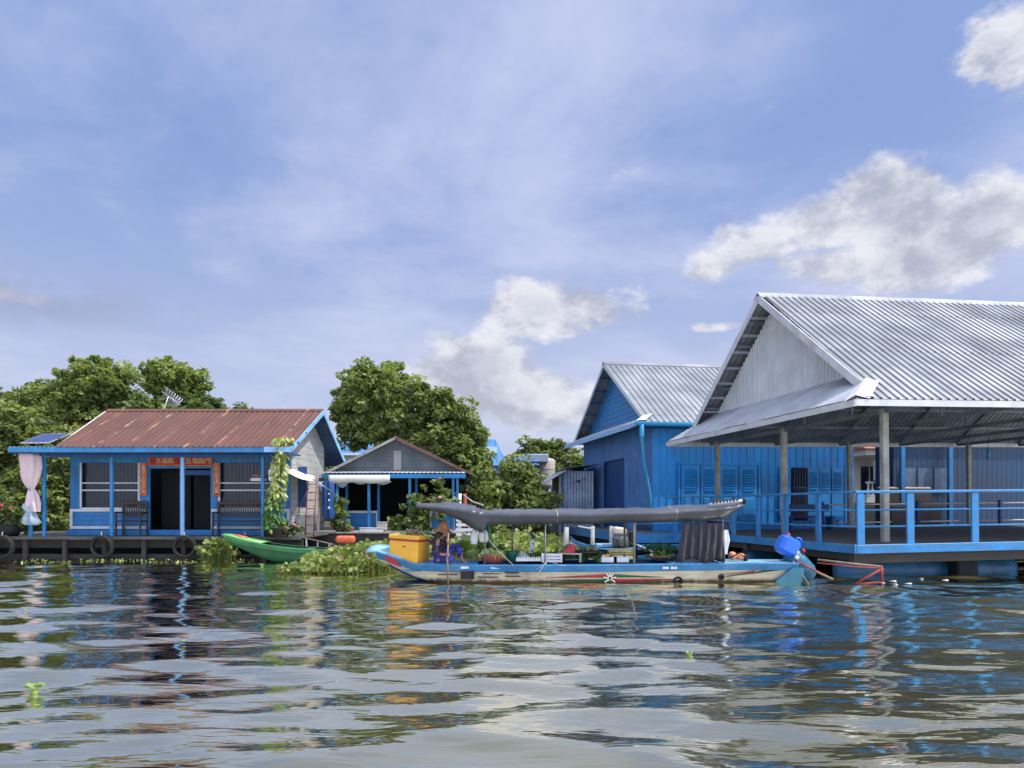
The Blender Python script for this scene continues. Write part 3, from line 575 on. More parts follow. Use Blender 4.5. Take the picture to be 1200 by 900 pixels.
    # front rail
    def rails(pts, axis, z1=1.80, heavy=.15):
        for i, q in enumerate(pts):
            b = MB(); x, y = (q, 0) if axis == 'x' else (0, q)
            b.box((x+.0, y+.015, (.70+z1)/2-.01), ((.17 if axis == 'x' else .06), (.055 if axis == 'x' else .17), z1-.72), bev=.008); o = b.build('rail_post', 'rail', t)
    rails([.09, 1.25, 2.80, 4.35, 5.9, 7.5, 9.1, 10.7, 12.3], 'x'); rails([1.44, 2.87, 4.30, 5.75, 7.2, 8.65, 10.2], 'y')
    MB().b2(-.04, LX, -.02, .10, 1.785, 1.84, bev=.008).build('top_rail', 'rail', t); MB().b2(-.07, .05, .10, LY, 1.785, 1.835, bev=.008).build('top_rail', 'rail', t)
    for z in (1.07, 1.42):
        MB().tube([(0,.03,z+.01),(5,.03,z),(LX,.03,z)], .019, 6).build('mid_rail', 'rail', t); MB().tube([(.0,.03,z+.01),(0,5,z-.01),(0,LY,z)], .019, 6).build('mid_rail', 'rail', t)
    # far low rail of pale pipes
    for x0, x1, z in ((5.5, 9.0, 1.50), (9.3, LX, 1.50), (5.6, 8.1, .86), (8.9, 10.8, .86), (11.3, LX, .86)):
        MB().tube([(x0, LY-.6, z), (x1, LY-.6, z+.01)], .028, 6).build('pipe_rail', 'white', t)
    for x in (5.4, 9.15, 12.5): MB().b2(x-.05, x+.05, LY-.68, LY-.58, zd, 1.62).build('rail_post', 'deep', t)
    return t
PAV = pavilion()
def W(t, p):
    """world point of a local point of a thing made with thing()"""
    return Matrix.LocRotScale(t.location, t.rotation_euler, None) @ Vector(p)
# pontoons under the pavilion
for i, (x0, x1, y, lb) in enumerate([(.15, 4.6, 1.0, 'long blue pontoon under the near corner of the pavilion'), (5.3, 9.5, 1.0, 'long blue pontoon beyond the dark trestle under the pavilion front'), (.4, 9, 6, 'long blue pontoon deep under the middle of the pavilion')]):
    b = MB(); n = 12; prof = [(0.02,0),(.26,.06),(.31,.2),(.31,x1-x0-.2),(.26,x1-x0-.06),(.02,x1-x0)]; b.lathe(prof, 20, (0,0,0), (1,0,0))
    for k in range(1, 6): b.lathe([(.312, k*(x1-x0)/6-.03), (.33, k*(x1-x0)/6), (.312, k*(x1-x0)/6+.03)], 20, (0,0,0), (1,0,0))
    o = b.build('pontoon', 'pont'); o.location = W(PAV, (x0, y, .06)); o.rotation_euler = (0, -.0, YAW); tag(o, lb, 'pontoon', 'pontoons under the pavilion')
o = MB().box((0,0,.1), (.55,.9,.75), taper=.86, bev=.03).build('trestle_block', 'dark'); o.location = W(PAV, (2.95, .8, 0)); o.rotation_euler = (0,0,YAW); tag(o, 'dark block in the water carrying the front of the pavilion between two pontoons', 'float block')
# things standing inside the pavilion
t = thing('plastic_chair_stack', 'stack of faded plastic chairs by the blue wall inside the pavilion side railing', 'chair stack', W(PAV, (1.0, 8.7, .66)), YAW)
b = MB()
for k in range(3): b.box((0, .18, .55+k*.09), (.42-.02*k, .03, .40), bev=.02, taper=.5); b.box((0, -.02, .40+k*.08), (.42, .40, .03), bev=.01)
b.build('seat', 'greyblue', t)
for sx in (-1, 1):
    for sy in (-1, 1): MB().tube([(sx*.24, sy*.2, 0), (sx*.17, sy*.16, .42)], .03, 6).build('leg', 'greyblue', t)
t = thing('low_bench', 'low dark blue bench against the wall behind the corner of the railing', 'bench', W(PAV, (4.6, 9.6, .66)), YAW)
MB().box((0,0,.45), (1.7,.4,.05), bev=.01).build('seat', 'deep', t); MB().box((0,.2,.75), (1.7,.04,.25), bev=.01).build('backrest', 'deep', t)
for sx in (-.75, .75): MB().box((sx,0,.21), (.07,.36,.42)).build('leg', 'deep', t)
t = thing('covered_sofa', 'dark brown covered seat in the shade at the back of the pavilion', 'sofa', W(PAV, (9.9, 11.6, .60)), YAW)
MB().box((0,0,.45), (2.3,.8,.9), bev=.12).build('body', 'brownw', t); MB().box((0,.34,1.1), (2.3,.25,.9), bev=.1).build('backrest', 'brownw', t)
# ------------------------------------------------------------------ blue warehouse
def warehouse():
    t = thing('blue_warehouse', 'tall bright blue sheet metal warehouse with a silver ribbed roof and blue gutter', 'warehouse', (5.04,27.5,0), R(9.8))
    LX, LY, g0 = 7.9, 9.46, .8; zt = 4.5; b_ = .5; tan_ = .577; EY = LY+2*b_; rz = 4.5+tan_*EY/2
    # walls
    b = MB(); ribbed(b, (0,0,.6), (1,0,0), (0,0,1), (0,-1,0), LX, zt-.6, .28, .03, w=.2); b.build('front_cladding', 'bluev', t)
    b = MB()
    def gap(u):   # doorway in the end wall
        return (0, zt-.6)
    d0, d1 = 3.25, 6.05
    ribbed(b, (0, d0, .6), (0,-1,0), (0,0,1), (-1,0,0), d0, 3.9, .19, .028, w=.35)
    ribbed(b, (0, LY, .6), (0,-1,0), (0,0,1), (-1,0,0), LY-d1, 3.9, .19, .028, w=.35)
    ribbed(b, (0, d1, 3.45), (0,-1,0), (0,0,1), (-1,0,0), d1-d0, 1.05, .19, .028, w=.35); b.build('end_cladding', 'blue2', t)
    b = MB(); ribbed(b, (.10, d1, .6), (0,-1,0), (0,0,1), (-1,0,0), d1-d0, 2.85, .12, .012, w=.3); b.build('door', 'deep', t)
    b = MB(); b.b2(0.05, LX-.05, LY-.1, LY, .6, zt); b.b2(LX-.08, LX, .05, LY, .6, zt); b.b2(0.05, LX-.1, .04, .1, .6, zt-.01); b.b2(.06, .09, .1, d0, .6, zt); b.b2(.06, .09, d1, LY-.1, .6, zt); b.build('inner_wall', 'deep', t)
    # gable boards
    b = MB(); z = zt+.35; gx = .12
    while z < rz-.25:
        h = (rz-.12-z)/tan_; h2 = (rz-.12-z-.2)/tan_
        if h2 > .02: b.prism([(EY/2-b_-h, z), (EY/2-b_+h, z), (EY/2-b_+h2, z+.205), (EY/2-b_-h2, z+.205)], gx, gx+.03, 'x'); b.b2(gx-.018, gx+.01, EY/2-b_-h+.02, EY/2-b_+h-.02, z-.008, z+.018)
        z += .205
    b.build('gable_boards', 'blue', t)
    # roof
    sl_ = (EY/2)/math.cos(math.atan(tan_)); bx = -.42; b = MB()
    ribbed(b, (bx, -b_, zt), (1,0,0), (0,1,tan_), (0,-tan_,1), LX+.9-bx, sl_, .235, .036, w=.28); b.build('roof_sheet', 'zinc', t)
    b = MB(); ribbed(b, (bx, LY+b_, zt), (1,0,0), (0,-1,tan_), (0,tan_,1), LX+.9-bx, sl_, .235, .028); b.build('roof_sheet', 'zinc', t)
    MB().prism([(LY/2-.2, rz-.10), (LY/2, rz+.03), (LY/2+.2, rz-.10), (LY/2+.2, rz-.07), (LY/2, rz+.06), (LY/2-.2, rz-.07)], bx-.02, LX+1, 'x').build('ridge_cap', 'zinc', t)
    for s in (0, 1): MB().bar((bx, -b_+.15 if not s else LY+b_-.15, zt+.0), (bx, LY/2, rz-.10), .03, .15).build('barge_board', 'silver', t)
    for k in range(1, 7):
        for s in (0, 1): y = -b_+k*EY/14; z = zt+tan_*(y+b_)-.09; yy = y if not s else LY-y; MB().bar((bx+.03, yy, z), (.3, yy, z), .05, .06).build('overhang_purlin', 'deep', t)
    # skirt over the end wall
    b = MB(); sk = g0+.15; ribbed(b, (-g0, -b_, zt-.02), (0,1,0), (1,0,.42), (-.42,0,1), EY, sk/math.cos(math.atan(.42)), .15, .02, clip=lambda u: (0, sk*1.08*min(1, max(.02, u/.8), max(.02, (EY-u)/.8))))
    b.build('skirt_roof', 'zincd', t)
    MB().b2(-g0-.03, -g0, -b_, EY-b_, zt-.2, zt-.02).build('fascia', 'sky', t)
    MB().grid([[(-g0,-b_-.02,zt+.03),(-g0+.35,-b_-.03,zt+.05)],[(-g0+.4,-b_+.45,zt+.26),(-g0+.75,-b_+.4,zt+.34)]], smooth=False, thick=.01).build('hip_flashing', 'white', t)
    b = MB(); ys = -b_-.08; b.tube([(-g0-.05, ys, zt-.09), (LX+.9, ys, zt-.09)], .085, 10); b.build('gutter', 'gut', t)
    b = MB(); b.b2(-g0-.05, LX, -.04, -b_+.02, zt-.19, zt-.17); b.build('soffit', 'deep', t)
    b = MB(); x = -.62; b.tube([(x,ys,zt-.05),(x,ys,zt-.42),(x,ys,zt-.75),(-.42,-.2,zt-1.35),(-.12,-.09,zt-2.6),(-.12,-.09,.75)], .055, 8); b.lathe([(.085,0),(.085,.42),(.06,.44)], 10, (x, ys, zt-.55)); b.build('downspout', 'gut', t)
    # folding doors on the long wall
    for k in range(4):
        x0 = 1.05+k*.74; fr = MB(); fr.b2(x0, x0+.70, -.075, -.035, 1.0, 3.0); f = fr.build('door_leaf', 'bluev', t)
        q = MB(); q.b2(x0+.12, x0+.58, -.10, -.078, 1.15, 1.8, bev=.02); q.build('panel', 'bluev', f)
        q = MB()
        for j in range(9): q.box((x0+.35, -.085, 2.06+j*.095), (.46,.02,.07), (R(28),0,0))
        q.build('louvre', 'bluev', f)
    b = MB(); b.b2(.95, 4.05, -.08, -.03, 3.02, 3.1); b.b2(.92, 1.0, -.08, -.03, .9, 3.1); b.b2(4.02, 4.1, -.08, -.03, .9, 3.1); b.build('door_frame', 'bluev', t)
    # barred window with shutters
    wn = MB().b2(5.35, 5.95, -.07, -.04, 1.0, 2.95).build('window', 'dark', t); b = MB()
    for j in range(5): b.tube([(5.42+j*.11,-.10,1.0),(5.42+j*.11,-.10,2.95)], .01, 5)
    for z in (1.5, 2.2): b.tube([(5.35,-.10,z),(5.95,-.10,z)], .01, 5)
    b.build('window_bars', 'deep', wn)
    for x0 in (4.85, 5.98, 6.45, 6.95):
        f = MB().b2(x0, x0+.44, -.08, -.04, 1.0, 2.95).build('shutter', 'bluev', t); q = MB()
        for j in range(8): q.box((x0+.22, -.09, 2.15+j*.085), (.30,.02,.06), (R(28),0,0))
        q.build('louvre', 'bluev', f)
    # hatch door low on the corner, and pale window hood
    MB().b2(-.05, -.01, .1, 1.7, .6, 1.35).build('hatch', 'navy', t)
    # floor platform with a walkway
    b = MB(); b.b2(-1.6, LX, -2.6, LY, .42, .62); b.build('platform', 'deck', t)
    MB().b2(-1.65, LX, -2.66, -2.6, .34, .64).build('edge_beam', 'rail', t); MB().b2(-1.66, -1.6, -2.6, LY, .34, .64).build('edge_beam', 'rail', t)
    MB().b2(-1.5, 1.5, -2.72, -2.66, .12, .30).build('lower_beam', 'bluev', t)
    b = MB(); b.b2(-1.4, LX, -2.3, LY-.2, -.1, .40); b.build('float_hull', 'dark', t)
    for x in (-1.58, -.2, 1.2): MB().box((x,-2.60,.95), (.12,.05,.62)).build('rail_post', 'rail', t)
    MB().b2(-1.6, 2.3, -2.66, -2.58, 1.22, 1.29).build('top_rail', 'rail', t)
    MB().tube([(-1.6,-2.62,.95),(2.3,-2.62,.95)], .02, 6).build('mid_rail', 'rail', t)
    return t
WH = warehouse()
t = thing('blue_locker', 'plain blue cabinet fixed on the outside wall beside the warehouse doorway', 'cabinet', (3.30,36.1,2.0), R(9.8)); MB().box((-.3,0,.65), (.5,1.0,1.35), bev=.02).build('cabinet_body', 'deep', t); MB().box((-.3,-.51,.65), (.44,.02,1.25), bev=.01).build('cabinet_door', 'deep', t)
# shed next to the warehouse
t = thing('wooden_shed', 'grey corrugated shed with drooping dark roof left of the blue warehouse', 'shed', (2.1,33.2,.3), R(6))
b = MB(); ribbed(b, (0,0,0), (1,0,0), (0,0,1), (0,-1,0), 1.45, 2.75, .13, .02, wave=True); b.build('front_sheet', 'shedm', t)
b = MB(); b.b2(.02, 1.45, .03, 2.5, 0, 2.7); b.build('wall', 'greyp', t)
b = MB(); b.box((-.04,-.05,1.35), (.1,.1,2.75)); b.build('corner_post', 'post', t)
MB().b2(-.02, .1, -.06, -.035, .1, 2.6).build('door', 'deep', t)
b = MB(); ribbed(b, (-.95,-.5,2.05), (0,1,0), (1,0,.62), (-.62,0,1), 3.3, 1.35, .2, .02, wave=True); ribbed(b, (.2,-.5,2.86), (0,1,0), (1,0,.12), (-.12,0,1), 3.3, 1.5, .2, .02, wave=True); b.build('roof', 'zincd', t)
t = thing('dish_bracket', 'small dark clamp and rod fixed on the grey shed wall', 'bracket', (2.85,33.05,2.6)); MB().tube([(-.3,0,-.1),(.0,-.1,.02),(.35,-.05,.12)], .012, 6).build('rod', 'black', t); MB().ball((0,-.1,0), .07, 8, (1,.6,.9)).build('clamp', 'black', t)
# cream house far behind
def cream_house():
    t = thing('cream_house', 'cream house with a white balcony far behind between two buildings', 'house', (16.9,38,0), R(3))
    b = MB(); b.b2(0, 5, 0, 5, .4, 5.2); b.build('wall', 'creamw', t)
    MB().b2(-.3, 5.3, -1.7, 5.2, 3.95, 4.25).build('upper_cornice', 'creamw', t); MB().b2(-.2, 5.2, -1.6, 0, 1.7, 2.0).build('balcony_slab', 'creamw', t)
    for x in (.6, 2.6, 4.6): MB().lathe([(.17,2.0),(.14,2.1),(.14,3.85),(.19,3.95)], 10, (x, -1.3, 0)).build('column', 'white', t)
    for x in (.0, 1.4): 
        w_ = MB().b2(x+.35, x+1.15, -.04, -.01, 2.1, 3.5).build('window', 'glass', t); MB().b2(x+.73, x+.77, -.07, -.045, 2.1, 3.5).build('window_bar', 'creamw', w_)
    b = MB(); b.b2(-.2, 5.2, -1.58, -1.48, 2.62, 2.70); b.b2(-.2, 5.2, -1.58, -1.48, 2.02, 2.08)
    for k in range(24): b.lathe([(.035,2.08),(.06,2.25),(.03,2.45),(.04,2.62)], 8, (-.1+k*.22, -1.53, 0))
    b.build('balustrade', 'white', t); MB().lathe([(.15,2.75),(.16,3.7)], 10, (.25,-1.7,0)).build('lantern_post', 'white', t)
    b = MB(); b.prism([(-1.9,4.25),(2.5,5.6),(5.4,4.25)], -.4, 5.4, 'x'); b.build('roof', 'tile', t)
cream_house()
# shaded blue house behind the pavilion
def shaded_house():
    t = thing('shaded_blue_house', 'dark blue ribbed house shaded by the roof at the back of the pavilion', 'house', W(PAV, (9.65, 12.2, 0)), YAW)
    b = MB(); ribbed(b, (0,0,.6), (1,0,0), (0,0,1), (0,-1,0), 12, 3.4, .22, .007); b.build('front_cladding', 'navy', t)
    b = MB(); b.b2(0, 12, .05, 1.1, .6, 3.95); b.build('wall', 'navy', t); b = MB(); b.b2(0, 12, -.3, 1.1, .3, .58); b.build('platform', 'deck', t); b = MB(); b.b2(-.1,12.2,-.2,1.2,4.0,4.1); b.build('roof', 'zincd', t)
    w_ = MB().b2(.35, 2.4, -.06, -.035, 2.0, 2.9).build('window', 'curtw', t); b = MB()
    for x in (.35,1.0,1.7,2.4): b.b2(x-.02,x+.02,-.09,-.065,2.0,2.9)
    b.build('window_bar', 'navy', w_)
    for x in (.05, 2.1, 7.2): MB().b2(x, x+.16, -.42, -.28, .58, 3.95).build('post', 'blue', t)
shaded_house()
t = thing('hanging_lamp_tube', 'short pale turquoise tube hanging in front of the dark blue wall', 'lamp tube', P(1158,532,26.5)); MB().tube([(0,0,.18),(0,0,-.18)], .05, 8).build('tube', 'gut', t); MB().tube([(0,0,.17),(0,0,.9)], .008, 5).build('wire', 'black', t)

# ------------------------------------------------------------------ rusty roofed house (front faces the river)
def rusty_house():
    t = thing('rusty_roof_house', 'blue floating house with a rusty red sheet roof and red door banners', 'house', (-9.7,23.2,0))
    X = lambda px, Z=23.2: (px-600)*Z/901+9.7
    xl, xr, yb = -3.62, 3.0, 4.1; zf = .64; zc = 3.32
    # front wall pieces around openings; y=0 is the wall face
    xw0, xw1 = X(96), X(163); xd0, xd1 = X(176), X(247); xs0, xs1 = X(258), X(318); zw0, zw1 = 1.46, 2.83
    def lap(b, x0, x1, z0, z1, y=0., h=.14):
        z = z0
        while z < z1-.01:
            zz = min(z1, z+h); b.add([(x0,y-.025,z),(x1,y-.025,z),(x1,y-.004,zz),(x0,y-.004,zz),(x0,y+.05,z),(x1,y+.05,z),(x1,y+.05,zz),(x0,y+.05,zz)], [(0,1,2,3),(1,0,4,5),(2,1,5,6),(3,2,6,7),(0,3,7,4),(5,4,7,6)]); z = zz
    def vert(b, x0, x1, z0, z1, y=0., h=.17):
        x = x0
        while x < x1-.01: xx = min(x1, x+h); b.b2(x+.004, xx-.004, y-.02, y+.05, z0, z1); x = xx
        b.b2(x0, x1, y+.0, y+.045, z0+.002, z1-.002)
    b = MB(); vert(b, xl, xw0, zw0, 3.1); vert(b, xw1, xd0, zw0, 3.1); vert(b, xd1, xs0, zw0, 3.1); vert(b, xs1, xr, zw0, 3.1); vert(b, xw0, xw1, zw1, 3.1); vert(b, xs0, xs1, zw1, 3.1); vert(b, xd0, xd1, 2.66, 3.1)
    lap(b, xl, xd0, .82, zw0); lap(b, xd1, xr, .82, zw0); b.build('front_wall', 'blue', t)
    b = MB(); b.b2(xl-.1, xr+.05, -.06, .02, zf, .81, bev=.01); b.build('plinth', 'blue', t)
    for x0, x1 in ((xl, xd0-.03), (xd1+.03, xr)):
        b = MB(); b.b2(x0, x1, -.045, -.028, zw0-.10, zw0-.02); b.b2(x0, x1, -.045, -.028, .84, .92); b.b2(x0, x0+.08, -.045, -.028, .92, zw0-.10); b.b2(x1-.08, x1, -.045, -.028, .92, zw0-.10); b.build('panel_trim', 'white', t)
    # other walls and dark room
    b = MB(); b.b2(xl, xl+.05, .06, yb, zf, 3.1); b.b2(xl, xr, yb-.05, yb, zf, 3.1); b.build('side_wall', 'blue', t)
    b = MB(); ze = 3.22; rise = .43
    # right end wall of pale horizontal planks with gable
    z = zf+.06
    while z < 4.55:
        h = .21; top = z+h; 
        y0 = max(.06, -1.25+(z+.12-ze)/rise) if z > ze-.4 else .06; y1 = min(yb, 6.1-(z+.12-ze)/rise-.6) if z > 3.4 else yb
        if z > 3.5: y0 = (z-ze+.12)/rise-1.3; y1 = 5.5-(z-ze+.12)/rise
        y1 = min(y1, yb)
        if y1-y0 > .1: b.b2(xr-.03+.004*(int(z*10) % 3), xr+.03, max(y0, .06 if z < ze else -.2), y1, z+.004, top-.004)
        z = top
    b.build('end_wall', 'planks', t)
    b = MB(); b.b2(xr+.035, xr+.05, .4, 3.2, zf, 1.25); b.build('end_wall_patch', 'greyp', t)
    # doors and dark inside
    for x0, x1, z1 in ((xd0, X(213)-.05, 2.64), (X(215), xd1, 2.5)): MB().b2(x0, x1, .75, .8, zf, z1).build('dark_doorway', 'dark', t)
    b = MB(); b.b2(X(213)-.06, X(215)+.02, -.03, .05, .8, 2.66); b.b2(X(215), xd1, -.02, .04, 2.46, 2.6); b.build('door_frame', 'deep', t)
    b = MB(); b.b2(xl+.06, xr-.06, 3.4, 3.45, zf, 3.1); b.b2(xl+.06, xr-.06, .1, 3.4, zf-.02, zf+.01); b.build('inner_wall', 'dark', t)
    for k, (x0, x1) in enumerate(((xw0, xw1), (xs0, xs1))):
        wn = MB().b2(x0, x1, .07, .09, zw0, zw1).build('window', 'glass', t)
        b = MB(); b.b2(x0-.04, x0+.015, -.05, -.022, zw0, zw1); b.b2(x1-.015, x1+.04, -.05, -.022, zw0, zw1); b.b2(x0, x1, -.04, -.015, 1.98, 2.02); b.b2(x0, x1, -.04, -.015, 2.20, 2.235); b.b2(x0-.04, x1+.04, -.05, -.022, zw0-.02, zw0+.02); b.build('window_frame', 'white', wn)
        b = MB(); n = 14
        for j in range(n+1): b.tube([(x0+(x1-x0)*j/n, .02, zw0), (x0+(x1-x0)*j/n, .02, zw1)], .006, 5)
        b.build('window_bars', 'navy', wn)
    # side window shutter on the end wall
    MB().b2(xr+.04, xr+.30, .75, .82, 1.5, 2.75).build('open_shutter', 'deep', t); MB().b2(xr+.035, xr+.05, .85, 1.7, 1.5, 2.75).build('side_window', 'dark', t)
    # porch posts and beam
    for px, m_, d in ((-2.0, 'rail', 0), ): pass
    for px in (52, 131, 214, 308):
        x = (px-600)*22.25/901+9.7; b = MB(); b.box((x, -.95, (zf+3.02)/2), (.085 if px != 214 else .10, .085, 3.02-zf), bev=.008); b.build('porch_post', 'sky' if px == 214 else 'rail', t)
    x = (318-600)*23/901+9.7; MB().box((x+.1,-.3,(zf+3.0)/2), (.08,.08,3-zf)).build('porch_post', 'blue', t)
    y_e = -1.4; xe0 = (10-600)*21.8/901+9.7; xe1 = (341-600)*21.8/901+9.7
    MB().b2(xe0, xe1-.02, y_e-.03, y_e+.0, 3.05, 3.19, bev=.004).build('eave_fascia', 'rail', t)
    b = MB(); b.b2(xe0, xe1-.1, y_e+.01, .0, 3.03, 3.07); b.build('porch_ceiling', 'deep', t)
    b = MB(); b.b2(xl, xr+.1, -1.0, -.92, 2.93, 3.02); b.build('porch_beam', 'deep', t)
    # flat awning continuing to the left
    b = MB(); ribbed(b, (xe0, y_e, 3.2), (1,0,0), (0,1,.02), (0,0,1), 1.45, 2.2, .12, .015, wave=True); b.build('awning_sheet', 'zincd', t)
    # roof: front and back slope, skewed left verge
    ridge_y = 2.0; zr = 4.66; el0 = (66-600)*21.8/901+9.7; rl = (126-600)*25.2/901+9.7; er = xe1; rr = (379-600)*25.2/901+9.7
    b = MB(); rows = []; n = 150; nu = 8
    for i in range(n+1):
        u = i/n; row = []
        for j in range(nu+1):
            q = j/nu; x = (el0*(1-q)+rl*q)*(1-u)+(er*(1-q)+rr*q)*u; ph = u*(er-el0)*2*math.pi/.17
            sag = -.02*math.sin(u*9+q*3)
            row.append((x, y_e-.05+(ridge_y-y_e+.05)*q, 3.2+(zr-3.2)*q+.012*math.cos(ph)+sag*(q*(1-q))*2))
        rows.append(row)
    b.grid(rows, smooth=False, thick=.008, normal=(0,-.4,1)); b.build('roof_front', 'rustroof', t)
    b = MB(); rows = []
    for i in range(41):
        u = i/40; rows.append([(rl*(1-u)+rr*u+.05*q, ridge_y+(yb+1.2-ridge_y)*q, zr-(zr-3.05)*q+.01*math.cos(i*2.)) for q in (0,.5,1)])
    b.grid(rows, smooth=False, thick=.008, normal=(0,.4,1)); b.build('roof_back', 'rustroof', t)
    b = MB(); b.add([(rl+.3,ridge_y+.02,zr-.05),(rr-.01,ridge_y+.02,zr-.05),(rr+.03,yb+1.15,3.0),(rl+.3,yb+1.15,3.0)], [(0,1,2,3)]); b.build('soffit', 'navy', t)
    MB().prism([(ridge_y-.16, zr-.06), (ridge_y, zr+.03), (ridge_y+.16, zr-.06), (ridge_y+.16, zr-.035), (ridge_y, zr+.055), (ridge_y-.16, zr-.035)], rl, rr, 'x').build('ridge_cap', 'rustroof', t)
    MB().bar((el0-.01, y_e, 3.17), (rl-.01, ridge_y, zr-.03), .03, .09).build('verge_board', 'cloth', t)
    MB().bar((er+.01, y_e, 3.13), (rr+.01, ridge_y, zr-.06), .03, .14).build('barge_board', 'sky', t); MB().bar((rr+.06, yb+1.2, 2.98), (rr+.01, ridge_y, zr-.06), .03, .14).build('barge_board', 'sky', t)
    MB().b2(er-.75, er+.02, y_e-.055, y_e-.032, 3.05, 3.2).build('fascia_end', 'sky', t)
    b = MB()
    for q in (.15,.4,.65,.9):
        b.bar((xr+.02, ridge_y+(yb+1.2-ridge_y)*q, zr-(zr-3.05)*q-.06), (rr, ridge_y+(yb+1.2-ridge_y)*q, zr-(zr-3.05)*q-.06), .05); b.bar((xr+.02, y_e+(ridge_y-y_e)*q, 3.2+(zr-3.2)*q-.06), (rr, y_e+(ridge_y-y_e)*q, 3.2+(zr-3.2)*q-.06), .05)
    b.build('purlin', 'deep', t)
    # platform
    b = MB(); x = X(-90, 22.2)
    xR = (352-600)*22.2/901+9.7; k = 0
    while x < xR: b.b2(x, min(x+1.4, xR)-.01, -1.02, -.86, zf-.075-.01*(k % 2), zf); b.b2(x, min(x+1.4, xR)-.01, -.85, -.4, zf-.05, zf-.004); b.b2(x, min(x+1.4, xR)-.01, -.39, 0, zf-.05, zf-.002); x += 1.4; k += 1
    b.b2(X(-90,22.2), xR, 0, yb+.3, zf-.06, zf-.008); b.build('deck_boards', 'deck', t)
    b = MB(); b.b2(X(-90,22.2), xR-.1, -.75, yb, -.15, .12); b.b2(X(-90,22.2), xR-.05, -.6, -.5, .3, .56)
    for j in range(9): b.b2(X(-90,22.2)+.5+j*1.15, X(-90,22.2)+.62+j*1.15, -.9, -.8, -.1, .56)
    b.build('float_logs', 'wood', t)
    b = MB(); b.b2(X(-90,22.2), xR-.1, .1, .2, .1, .55); b.build('under_deck_shade', 'dark', t)  # near-black panel standing in for the shade below the deck
    return t
RH = rusty_house()
def world(t, p): return Vector(t.location)+Vector(p)
TY = None
for i, (px, lb) in enumerate([(2,'worn tyre hanging from the deck edge nearest the pink cloth'), (118,'worn tyre hanging below the barred window of the rusty roof house'), (215,'worn tyre hanging below the white porch post'), (286,'half hidden tyre hanging behind the raised green bow')]):
    if TY is None:
        TY = thing('tyre', lb, 'tyre', (0,0,0), group='tyres hanging along the deck'); b = MB(); pr = [(.245,-.06),(.27,-.075),(.315,-.08),(.335,-.05),(.34,0),(.335,.05),(.315,.08),(.27,.075),(.245,.06),(.25,0),(.245,-.06)]; b.lathe(pr, 28, (0,0,0), (0,1,0)); b.build('tread', 'black', TY)
        MB().tube([(0,-.02,.25),(0.02,-.05,.34),(0,0,.42)], .012, 5).build('hanging_rope', 'rope', TY); o = TY
    else: o = copy_tree(TY); o['label'] = lb
    o.location = ((px-600)*22.0/901, 22.07, .36); o.rotation_euler = (R(4), 0, R(-6+5*i))
# banners
def banner(lb, px0, px1, py0, py1, txt, vertical):
    a = P(px0, py0, 23.13); c = P(px1, py1, 23.13); w_, h_ = c.x-a.x, a.z-c.z
    t = thing('red_banner', lb, 'banner', ((a.x+c.x)/2, 23.115, (a.z+c.z)/2), group='red paper door banners')
    MB().box((0,0,0), (w_, .012, h_)).build('paper', 'redp', t)
    b = MB(); e = .018; z_ = h_/2-.02; x_ = w_/2-.02
    for q in (-1, 1): b.b2(-x_, x_, -.012, -.008, q*z_-e/3, q*z_+e/3); b.b2(q*x_-e/3, q*x_+e/3, -.012, -.008, -z_, z_)
    b.build('border', 'gold', t)
    if vertical: text_mesh(txt, min(w_*.72, h_/len(txt)*1.02), 'gold', 'characters', t, (0,-.012,0), (R(90),0,0), True)
    else: text_mesh(txt, h_*.62, 'gold', 'characters', t, (0,-.012,0), (R(90),0,0))
banner('wide red banner over the door, between the tall narrow banner and the white post', 174, 213, 534.5, 546, '五福臨', False)
banner('wide red banner over the door, past the white porch post', 216, 249, 534.5, 546.5, '五福臨門', False)
banner('tall red banner beside the window with a view of foliage', 164.5, 172.5, 542, 581, '富貴平安財源廣進', True)
banner('tall red banner beside the window above the long bench', 250, 258, 542, 582, '吉祥如意滿門福慶', True)
# chair and bench
def slat_seat(name, lb, cat, px, wd, Z, back):
    t = thing(name, lb, cat, (P(px,628,Z).x, Z, .64)); h = wd/2
    MB().box((0,0,.43), (wd,.45,.035), bev=.008).build('seat', 'brownw', t)
    b = MB(); b.box((0,.23,.98), (wd+.04,.04,.10), bev=.01); b.box((0,.23,.60), (wd,.03,.05)); n = int(wd/.07)
    for k in range(n): b.box((-h+.05+k*(wd-.1)/(n-1),.23,.78), (.028,.02,.34))
    b.build('backrest', 'brownw', t)
    for sx in (-1, 1):
        MB().box((sx*h,.23,.49), (.05,.05,.98)).build('leg', 'brownw', t); MB().box((sx*h,-.20,.34), (.05,.05,.68)).build('leg', 'brownw', t)
        MB().box((sx*h,0,.69), (.06,.50,.035), bev=.01).build('armrest', 'brownw', t)
slat_seat('wooden_armchair', 'dark wooden armchair on the porch under the wide barred window', 'armchair', 154, .72, 22.85, 1)
slat_seat('wooden_bench', 'long dark wooden bench on the porch between door and blue post', 'bench', 282, 1.5, 22.85, 1)
